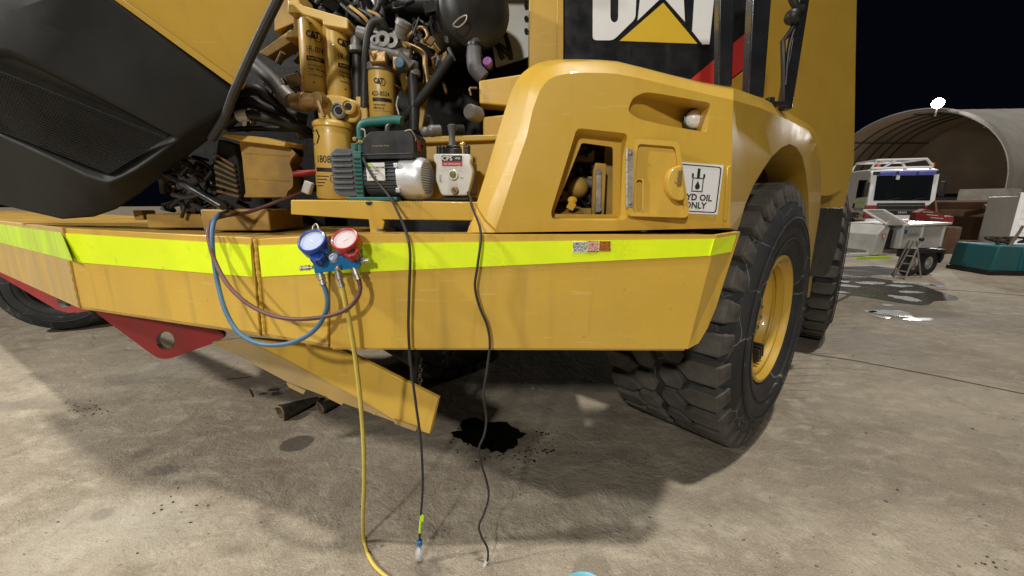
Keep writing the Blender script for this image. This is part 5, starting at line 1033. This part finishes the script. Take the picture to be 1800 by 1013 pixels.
# ------------------------------------------------------------------ far yard: shelter, truck, trailer, bins
RB = Vector((33.75, 27, 0)); AV = Vector((math.sin(R(66)), math.cos(R(66)), 0)); WV = Vector((-math.cos(R(66)), math.sin(R(66)), 0)); VW, VB, VH, VL = 11.6, 2.68, 6.0, 17.
shed = thing('fabric_shelter', 'arched grey fabric shelter with a white front hoop across the yard', 'shelter', RB)
def hoop(t, sc=1., n_=28):
    sc = sc * (1 + .016 * t)
    m_ = RB + WV * VW / 2 + AV * t
    return [m_ - WV * (VW / 2 * sc * math.cos(math.pi * i / n_)) + Vector((0, 0, VB + VH * sc * math.sin(math.pi * i / n_) ** .92)) for i in range(n_ + 1)]
sk_ = B(); hs_ = [hoop(VL * k / 12, 1 - .012 * (k % 2)) for k in range(13)]
for a, c in zip(hs_[:-1], hs_[1:]): sk_.bridge(a, c, closed=False)
sk_.build('shelter_skin', 'shed_skin', shed, smooth=60)
si_ = B(); hi_ = [hoop(.03 + VL * k / 12, .975) for k in range(13)]
for a, c in zip(hi_[:-1], hi_[1:]): si_.bridge(a, c, closed=False)
si_.build('shelter_lining', 'shed_inner', shed, smooth=60)
for k in (1, 2, 3, 4, 5): B().tube(hoop(.2 + k * 2.2, .965, 20), .07, 6, 2).build('shelter_rib', 'shed_rib', shed)
for i in (7, 14, 21): B().tube([hoop(.1, .96)[i], hoop(VL, .96)[i]], .05, 6, smooth=False).build('shelter_purlin', 'shed_rib', shed)
B().tube(hoop(0, 1.0, 24), .15, 8, 2).build('shelter_hoop', 'shed_skin', shed)
B().prism(hoop(VL, .97), AV * .05).build('shelter_end_wall', 'shed_inner', shed)
# corrugated containers that carry it
def ribbed(name, a, along, L, up, h, deep, m, par, pitch=.28, amp=.035):
    b = B(); n_ = int(L / pitch) * 4; nn = Vector((along.y, -along.x, 0)); pts = []
    for i in range(n_ + 1): pts.append(a + along * (L * i / n_) + nn * (amp if (i // 2) % 2 else 0))
    b.bridge(pts, [p + Vector((0, 0, h)) for p in pts], closed=False); c0, c1 = a - nn * deep, a + along * L - nn * deep
    b.add([c0, c1, c1 + Vector((0, 0, h)), c0 + Vector((0, 0, h))], [(0, 1, 2, 3)]); b.add([a, c0, c0 + Vector((0, 0, h)), a + Vector((0, 0, h))], [(0, 1, 2, 3)])
    b.add([a + along * L, c1, c1 + Vector((0, 0, h)), a + along * L + Vector((0, 0, h))], [(0, 1, 2, 3)]); b.add([a + Vector((0, 0, h)), a + along * L + Vector((0, 0, h)), c1 + Vector((0, 0, h)), c0 + Vector((0, 0, h))], [(0, 1, 2, 3)])
    return b.build(name, m, par, smooth=0)
ct = tag(ribbed('shipping_container', RB - WV * .1, AV, 12., None, 2.66, 2.4, 'white_dirty', None), 'dirty white shipping container carrying the near side of the shelter', 'container')
ct2 = tag(ribbed('shipping_container', RB + WV * (VW + 2.2), AV, 12., None, 2.66, 2.4, 'corrugated', None), 'grey corrugated container under the far side of the shelter', 'container')
bwall = tag(ribbed('corrugated_wall', RB + AV * 7 + WV * VW, -WV, VW, None, 2.2, .1, 'corrugated', None), 'grey corrugated wall inside the shelter', 'wall')
# floodlight on the hoop
lp = hoop(0)[12] + Vector((-.4, -.4, .35)); fl_ = thing('floodlight', 'lit white floodlight at the top of the shelter hoop', 'floodlight', lp)
aim = (Vector((0, 2, 0)) - lp).normalized()
ux = aim.cross(Vector((0, 0, 1))).normalized(); uz = ux.cross(aim).normalized(); MF = Matrix((ux, aim, uz)).transposed()
hd = B().lathe([(.0, -.30), (.2, -.26), (.33, -.03), (.36, 0), (.33, .0), (.30, -.04)], lp, aim, 24).build('lamp_housing', 'worn_steel', fl_); B().lathe([(.33, .0), (.2, .05), (.0, .07)], lp, aim, 24).build('lamp_face', 'lamp_glow', hd)
B().cyl(lp - Vector((0, 0, .9)) - aim * .1, lp + Vector((0, 0, .4)) - aim * .16, .06).build('lamp_bracket', 'worn_steel', fl_)
ld_ = bpy.data.lights.new('floodlight_beam', 'AREA'); ld_.energy = 1500; ld_.size = .5; ld_.color = (1, .97, .92); lo_ = bpy.data.objects.new('floodlight_beam', ld_); COL.objects.link(lo_); lo_.location = lp + aim * .12; lo_.rotation_euler = (-aim).to_track_quat('Z', 'Y').to_euler(); lo_.parent = fl_; lo_.matrix_parent_inverse = Matrix.Translation(lp).inverted()

# white cab truck: local x to its own left as seen, y into depth, front at y = 0
TM = Matrix.Translation((18.65, 18.9, 0)) @ Matrix.Rotation(R(-16), 4, 'Z') @ Matrix.Scale(1.1, 4)
wt = thing('white_service_truck', 'white flat-nosed service truck with blue sun visor and red bumper corners', 'truck', TM.translation)
def tb_(b, name, m, par=None, **k): return b.xf(TM).build(name, m, par or wt, **k)
cabprof = [(0, .75), (0, 1.50), (.10, 2.74), (.20, 2.90), (.5, 2.97), (1.75, 2.97), (1.85, 2.85), (1.85, .75)]
cab_ = tb_(B().prism([Vector((-1.2, y, z)) for y, z in cabprof], (2.4, 0, 0)), 'cab', 'white_paint', bevel=.06, seg=3)
tb_(B().prism([Vector((-1.0, y - .012, z)) for y, z in [(.008, 1.60), (.092, 2.66)]] + [Vector((1.0, y - .012, z)) for y, z in [(.092, 2.66), (.008, 1.60)]], (0, .02, 0)), 'windscreen', 'glass', cab_)
tb_(B().prism([Vector((-1.212, y, z)) for y, z in [(.20, 1.78), (.28, 2.50), (.98, 2.54), (.98, 1.72)]], (.01, 0, 0)), 'side_window', 'glass', cab_)
tb_(B().prism([Vector((-1.206, y, z)) for y, z in [(.12, .95), (.12, 1.62), (.22, 2.62), (1.06, 2.64), (1.06, .95)]], (.004, 0, 0)), 'cab_door', 'white_paint', cab_)
for k, (xa, xb) in enumerate(((-1.0, -.42), (-.34, .30), (.34, .95))): tb_(B().box(((xa + xb) / 2, -.03, 2.76), (xb - xa, .16, .16), Matrix.Rotation(.5, 3, 'X')), 'visor_panel', 'visor_blue', cab_, bevel=.02)
tb_(B().box((0, .06, 2.78), (2.3, .08, .14)), 'visor_bracket', 'black', cab_); tb_(B().box((-.30, -.02, 2.60), (.12, .05, .22)), 'visor_camera', 'white_paint', cab_)
for x in (-.9, 1.0): bc = tb_(B().cyl((x, .35, 2.95), (x, .35, 3.18), .085), 'beacon', 'beacon', wt, bevel=.02)
tb_(B().box((0, -.02, 1.25), (1.7, .06, .52)), 'grille', 'black', cab_, bevel=.04)
for k in range(2): tb_(B().box((0, -.06, 1.20 + .2 * k), (1.6, .02, .03)), 'grille_bar', 'fitting_grey', cab_)
b = B(); text_into(b, 'MAN', .14, lambda x, y: Vector((.1 + x, -.056, 1.10 + y)), .02); tb_(b, 'grille_lettering', 'silver', cab_, smooth=0)
for x in (-1.06, 1.06): tb_(B().box((x, -.03, 1.12), (.44, .12, .58)), 'bumper_corner', 'rust_red', wt, bevel=.05)
tb_(B().box((0, 0, .62), (2.4, .18, .42)), 'front_bumper', 'white_paint', wt, bevel=.05)
for x in (-.82, .82): tb_(B().box((x, -.10, .66), (.42, .05, .20)), 'headlamp', 'lens', wt, bevel=.02)
for x in (-.5, .35): tb_(B().tube([(x, -.03, 1.62), (x + .45, -.01, 1.72)], .012, 5, smooth=False), 'wiper', 'black', wt)
tb_(B().box((0, -.10, .58), (.45, .02, .11)), 'number_plate', 'print_white', wt)
tb_(B().box((-1.211, .55, 1.50), (.006, .8, .10)), 'door_stripe', 'lime', cab_); tb_(B().box((-1.22, 1.02, 1.38), (.03, .14, .22)), 'door_handle', 'black', cab_)
b = B(); text_into(b, 'WESTTRAC', .17, lambda x, y: Vector((-1.213, .58 - x, 1.22 + y)), .01, .9); tb_(b, 'door_lettering', 'print_black', cab_, smooth=0)
for s_ in (-1, 1):
    tb_(B().box((s_ * 1.34, .0, 2.10), (.16, .12, .62)), 'mirror', 'black', wt, bevel=.03)
    tb_(B().lathe([(.22, -.15), (.42, -.15), (.5, -.1), (.5, .1), (.42, .15), (.22, .15)], (s_ * 1.05, 1.15, .5), (1, 0, 0), 28, True), 'wheel', 'rubber', wt)
for k in range(3): tb_(B().box((-1.18, .35, .45 + .24 * k), (.16, .42, .05)), 'cab_step', 'tag_orange' if k else 'black', wt)
tb_(B().box((-1.1, 1.0, .95), (.3, 1.1, .25)), 'wheel_arch', 'motor_grey', wt, bevel=.05)
tb_(B().box((0, 4.5, 1.0), (2.2, 5.5, .5)), 'chassis', 'motor_grey', wt, bevel=.03); tb_(B().box((-.2, 4.8, 1.9), (2.2, 4.6, 1.3)), 'service_body', 'white_dirty', wt, bevel=.05)
rk = B(); 
for y in (.3, 1.9):
    rk.tube([(-1.15, y, 2.98), (-1.0, y, 3.35), (.75, y, 3.35), (1.0, y, 3.05)], .05, 6, smooth=False)
for x in (-1.0, -.3, .75): rk.tube([(x, .3, 3.35), (x, 1.9, 3.35)], .045, 6, smooth=False)
rk.tube([(-1.15, .3, 3.0), (1.0, .3, 3.0)], .06, 6, smooth=False).tube([(-.3, .3, 3.35), (-.75, .3, 3.0)], .045, 6, smooth=False)
tb_(rk, 'roof_rack', 'white_paint', wt)

# box trailer
t0 = G(1640, 484); TR = Matrix.Translation((t0.x - 1.05, t0.y - .12, 0)) @ Matrix.Rotation(R(10), 4, 'Z') @ Matrix.Diagonal((.88, 1, 1, 1))
tr = thing('box_trailer', 'small white box trailer with twin wheels in front of the white truck', 'trailer', TR.translation)
def rb_(b, name, m, par=None, **k): return b.xf(TR).build(name, m, par or tr, **k)
bd = rb_(B().prism([Vector((x, 0, z)) for x, z in [(0, .62), (1.28, .62), (1.42, 1.13), (0, 1.10)]], (0, 1.1, 0)), 'trailer_body', 'white_dirty', bevel=.012)
rb_(B().prism([Vector((-.04, -.04, 1.11)), Vector((1.48, -.04, 1.15)), Vector((1.48, 1.16, 1.15)), Vector((-.04, 1.16, 1.11))], (0, 0, .05)), 'trailer_lid', 'white_paint', bevel=.01)
for x in (.0, .62, 1.30): rb_(B().box((x, -.012, .88), (.035, .03, .46)), 'body_post', 'white_paint', bd)
rb_(B().prism([Vector((-.62, -.02, z)) if 0 else Vector((x, -.02, z)) for x, z in [(-.80, .50), (-.50, .50), (-.42, 1.10), (-.55, 1.16), (-.76, .95)]], (0, .75, 0)), 'front_locker', 'white_dirty', bevel=.01)
rb_(B().box((-.2, .5, .80), (.38, .7, .50)), 'generator', 'black', bevel=.03); rb_(B().box((-.18, .2, .72), (.24, .05, .24)), 'generator_panel', 'motor_grey', bevel=.01)
rb_(B().prism([Vector((-.56, -.03, 1.14)), Vector((.10, -.03, 1.13)), Vector((.45, .75, 1.42)), Vector((-.20, .75, 1.42))], (0, 0, .02)), 'mesh_lid', 'worn_steel', bevel=.004)
for a, c in (((-.56, -.03, 1.17), (-.20, .75, 1.46)), ((.10, -.03, 1.16), (.45, .75, 1.46)), ((-.2, .75, 1.46), (.45, .75, 1.46))): rb_(B().tube([a, c], .025, 6, smooth=False), 'lid_frame', 'white_paint')
tri = [Vector((-.64, -.022, .96)), Vector((-.50, -.022, .96)), Vector((-.57, -.022, .83))]; rb_(B().prism(tri, (0, -.004, 0)), 'warning_triangle', 'print_red'); rb_(B().prism([v.lerp(sum(tri, Vector()) / 3, .35) + Vector((0, -.005, 0)) for v in tri], (0, -.003, 0)), 'triangle_centre', 'print_white')
rb_(B().lathe([(.035, 0), (.05, .006), (.035, .012)], (-.50, -.02, 1.2), (0, 1, 0), 14, True), 'lifting_eye', 'white_paint')
rb_(B().cyl((.12, -.004, 1.0), (.12, -.002, 1.0), .05), 'round_decal', 'blue_anodised', bd); rb_(B().box((1.27, -.006, 1.08), (.13, .006, .05)), 'rear_decal', 'tag_orange', bd)
b = B(); text_into(b, 'GENSET', .10, lambda x, y: Vector((.36 + x, -.004, .93 + y)), .0); rb_(b, 'side_lettering', 'corrugated', bd, smooth=0)
rb_(B().box((.35, .55, .55), (2.3, .9, .10)), 'chassis', 'worn_steel', bevel=.01); rb_(B().box((-.75, .1, .50), (1.1, .07, .07)).box((-.95, .3, .45), (.7, .07, .07)), 'drawbar', 'white_paint', bevel=.008); rb_(B().box((-.80, -.06, .44), (1.0, .03, .06)), 'drawbar_strip', 'lime')
for k, x in enumerate((.50, .98)):
    w_ = rb_(B().lathe([(.15, -.09), (.26, -.09), (.29, -.06), (.29, .06), (.26, .09), (.15, .09)], (x, .02, .29), (0, 1, 0), 26, True), 'tyre', 'rubber')
    rb_(B().lathe([(.155, -.07), (.13, -.04), (.07, -.05), (.05, -.075), (0, -.08)], (x, .02, .29), (0, 1, 0), 22), 'rim', 'white_dirty', w_)
rb_(B().prism([Vector((x, -.10, z)) for x, z in [(.16, .45), (.16, .60), (1.36, .60), (1.36, .38), (1.28, .28), (1.27, .52), (.28, .52), (.24, .42)]], (0, .22, 0)), 'wheel_guard', 'black', bevel=.008)
rb_(B().box((1.52, .2, .52), (.16, .10, .10)), 'rear_light', 'white_paint'); rb_(B().cyl((.86, .5, 1.15), (.86, .5, 1.24), .06), 'lid_beacon', 'beacon')
# step ladder in front of the trailer
lf = [G(1571, 488), G(1590, 492), G(1619, 489)]; ltop = G(1606, 424, 1.0); lt1 = P(1606, 423, lf[1].y + .12); lt2 = P(1618, 423, lf[1].y + .10)
sl = thing('step_ladder', 'pale folding step ladder standing in front of the white trailer', 'ladder', lf[1])
for a, c in ((lt1, lf[0]), (lt2, lf[1]), (lt2 + Vector((.02, .1, 0)), lf[2]), (lt1 + Vector((.02, .1, 0)), lf[0].lerp(lf[2], .5) + Vector((0, .35, 0)))): B().tube([a, c], .016, 6, smooth=False).build('ladder_stile', 'worn_steel', sl)
for k in range(1, 5): t = k / 5; B().tube([lt1.lerp(lf[0], t), lt2.lerp(lf[1], t)], .014, 6, smooth=False).build('ladder_tread', 'worn_steel', sl)
B().tube([lt2.lerp(lf[2], .62), lt1.lerp(lf[0], .62)], .01, 6, smooth=False).build('ladder_stay', 'worn_steel', sl); B().ball(lt2 + Vector((.02, 0, .02)), .045).build('ladder_cap', 'black', sl)
# teal bin with hoses on top
tb0 = G(1738, 484); BM = Matrix.Translation(tb0) @ Matrix.Rotation(R(-8), 4, 'Z')
bn = thing('teal_bin', 'teal steel spill bin with dark hoses heaped on its lid', 'bin', tb0)
def bb_(b, name, m, par=None, **k): return b.xf(BM).build(name, m, par or bn, **k)
bb_(B().prism([Vector((x, 0, z)) for x, z in [(0, .10), (1.9, .10), (1.9, .62), (.10, .68), (.06, .66)]], (0, 1.0, 0)), 'bin_body', 'teal_bin', bevel=.02)
for x in (.55, 1.15): bb_(B().box((x, -.006, .36), (.05, .03, .46)), 'bin_rib', 'teal_bin', bevel=.006)
bb_(B().prism([Vector((x, -.01, z)) for x, z in [(.62, .24), (1.05, .24), (1.0, .46), (.66, .46)]], (0, -.02, 0)), 'bin_pocket', 'teal_bin', bevel=.006)
bb_(B().box((.95, .5, .05), (1.95, 1.05, .09)), 'bin_skid', 'black', bevel=.008); bb_(B().box((1.2, .0, .60), (.35, .02, .06)), 'bin_decal', 'tag_orange')
hz = B()
for i in range(9): x, y = rnd.uniform(.5, 1.5), rnd.uniform(.2, .8); hz.tube([(x, y, .70), (x + rnd.uniform(-.4, .4), y + .1, .80), (x + rnd.uniform(-.5, .5), y + .2, .78), (x + rnd.uniform(-.4, .5), y, .70)], .03, 7, 4)
bb_(hz, 'hose_heap', 'rubbish'); bb_(B().tube([(.30, .05, .66), (.45, .1, .95), (.52, .12, 1.12)], .03, 6), 'prop_timber', 'timber')
# white ribbed crate-like tank frame behind the bin
wc0 = P(1768, 440, 12.6); wc0.z = 0; WM = Matrix.Translation(wc0) @ Matrix.Rotation(R(-30), 4, 'Z')
wc = thing('white_site_box', 'white ribbed site box behind the teal bin at the right edge', 'site box', wc0)
def wb2(b, name, m, par=None, **k): return b.xf(WM).build(name, m, par or wc, **k)
wb2(B().box((1.3, 1.0, .98), (2.5, 2.0, 1.75)), 'box_wall', 'white_paint', bevel=.02)
for x in (.02, 2.58): wb2(B().box((x, -.03, .98), (.12, .12, 1.9)), 'corner_post', 'white_paint', bevel=.01)
wb2(B().box((1.3, -.03, 1.9), (2.7, .14, .12)).box((1.3, -.03, .1), (2.6, .14, .12)), 'box_rail', 'white_paint', bevel=.01)
for k in range(7): wb2(B().box((1.3, -.012, .30 + k * .22), (2.4, .04, .09)), 'wall_rib', 'white_paint', bevel=.01)
# rusty loader bucket and heap between
ru0 = P(1756, 440, 14.5); ru0.z = 0; RM = Matrix.Translation(ru0) @ Matrix.Rotation(R(-25), 4, 'Z')
ru = thing('rusty_bucket', 'big rusty brown loader bucket lying in front of the shelter', 'bucket', ru0)
def rr_(b, name, m, par=None, **k): return b.xf(RM).build(name, m, par or ru, **k)
rr_(B().prism([Vector((-1.7, y, z)) for y, z in [(-.3, .05), (.2, .0), (1.2, .05), (1.6, .7), (1.4, 1.5), (.9, 1.75), (.85, 1.68), (1.25, 1.4), (1.45, .75), (1.1, .2), (.2, .12)]], (3.1, 0, 0)), 'bucket_shell', 'rust', smooth=20)
for x in (-1.74, 1.38): rr_(B().prism([Vector((x, y, z)) for y, z in [(-.3, .05), (1.2, .05), (1.6, .7), (1.4, 1.5), (.9, 1.75), (.4, .9)]], (.06, 0, 0)), 'bucket_cheek', 'rust')
for k in range(7): rr_(B().box((-1.5 + k * .47, -.42, .10), (.16, .30, .10)), 'bucket_tooth', 'worn_steel', bevel=.01)
for k, (x0, z0, x1, z1) in enumerate(((.0, .9, 1.6, 1.9), (.4, .6, 1.9, 1.5), (-.5, 1.5, .9, 1.85))): rr_(B().tube([(x0, .4, z0), (x1, .6, z1)], .09, 7, smooth=False), 'bucket_arm', 'timber')
rs = thing('red_machine_panel', 'dark red sloping machine panel with pale stripes beside the white truck', 'machine', P(1640, 430, 12.4))
B().prism([P(x, y, 12.4) for x, y in [(1612, 374), (1628, 368), (1648, 373), (1662, 381), (1677, 380), (1676, 392), (1640, 398), (1606, 396)]], (.3, .5, 0)).build('panel_body', 'rust_red', rs, bevel=.02)
for k in range(3): B().prism([P(x, y, 12.36) for x, y in [(1622 + k * 7, 372 + k * 5), (1640 + k * 9, 373 + k * 5.5), (1640 + k * 9, 374.2 + k * 5.5), (1622 + k * 7, 373.2 + k * 5)]], (0, .02, 0)).build('panel_stripe', 'white_dirty', rs)
B().box(P(1640, 425, 12.8), (1.2, .5, 1.0)).build('machine_base', 'rust', rs, bevel=.05)
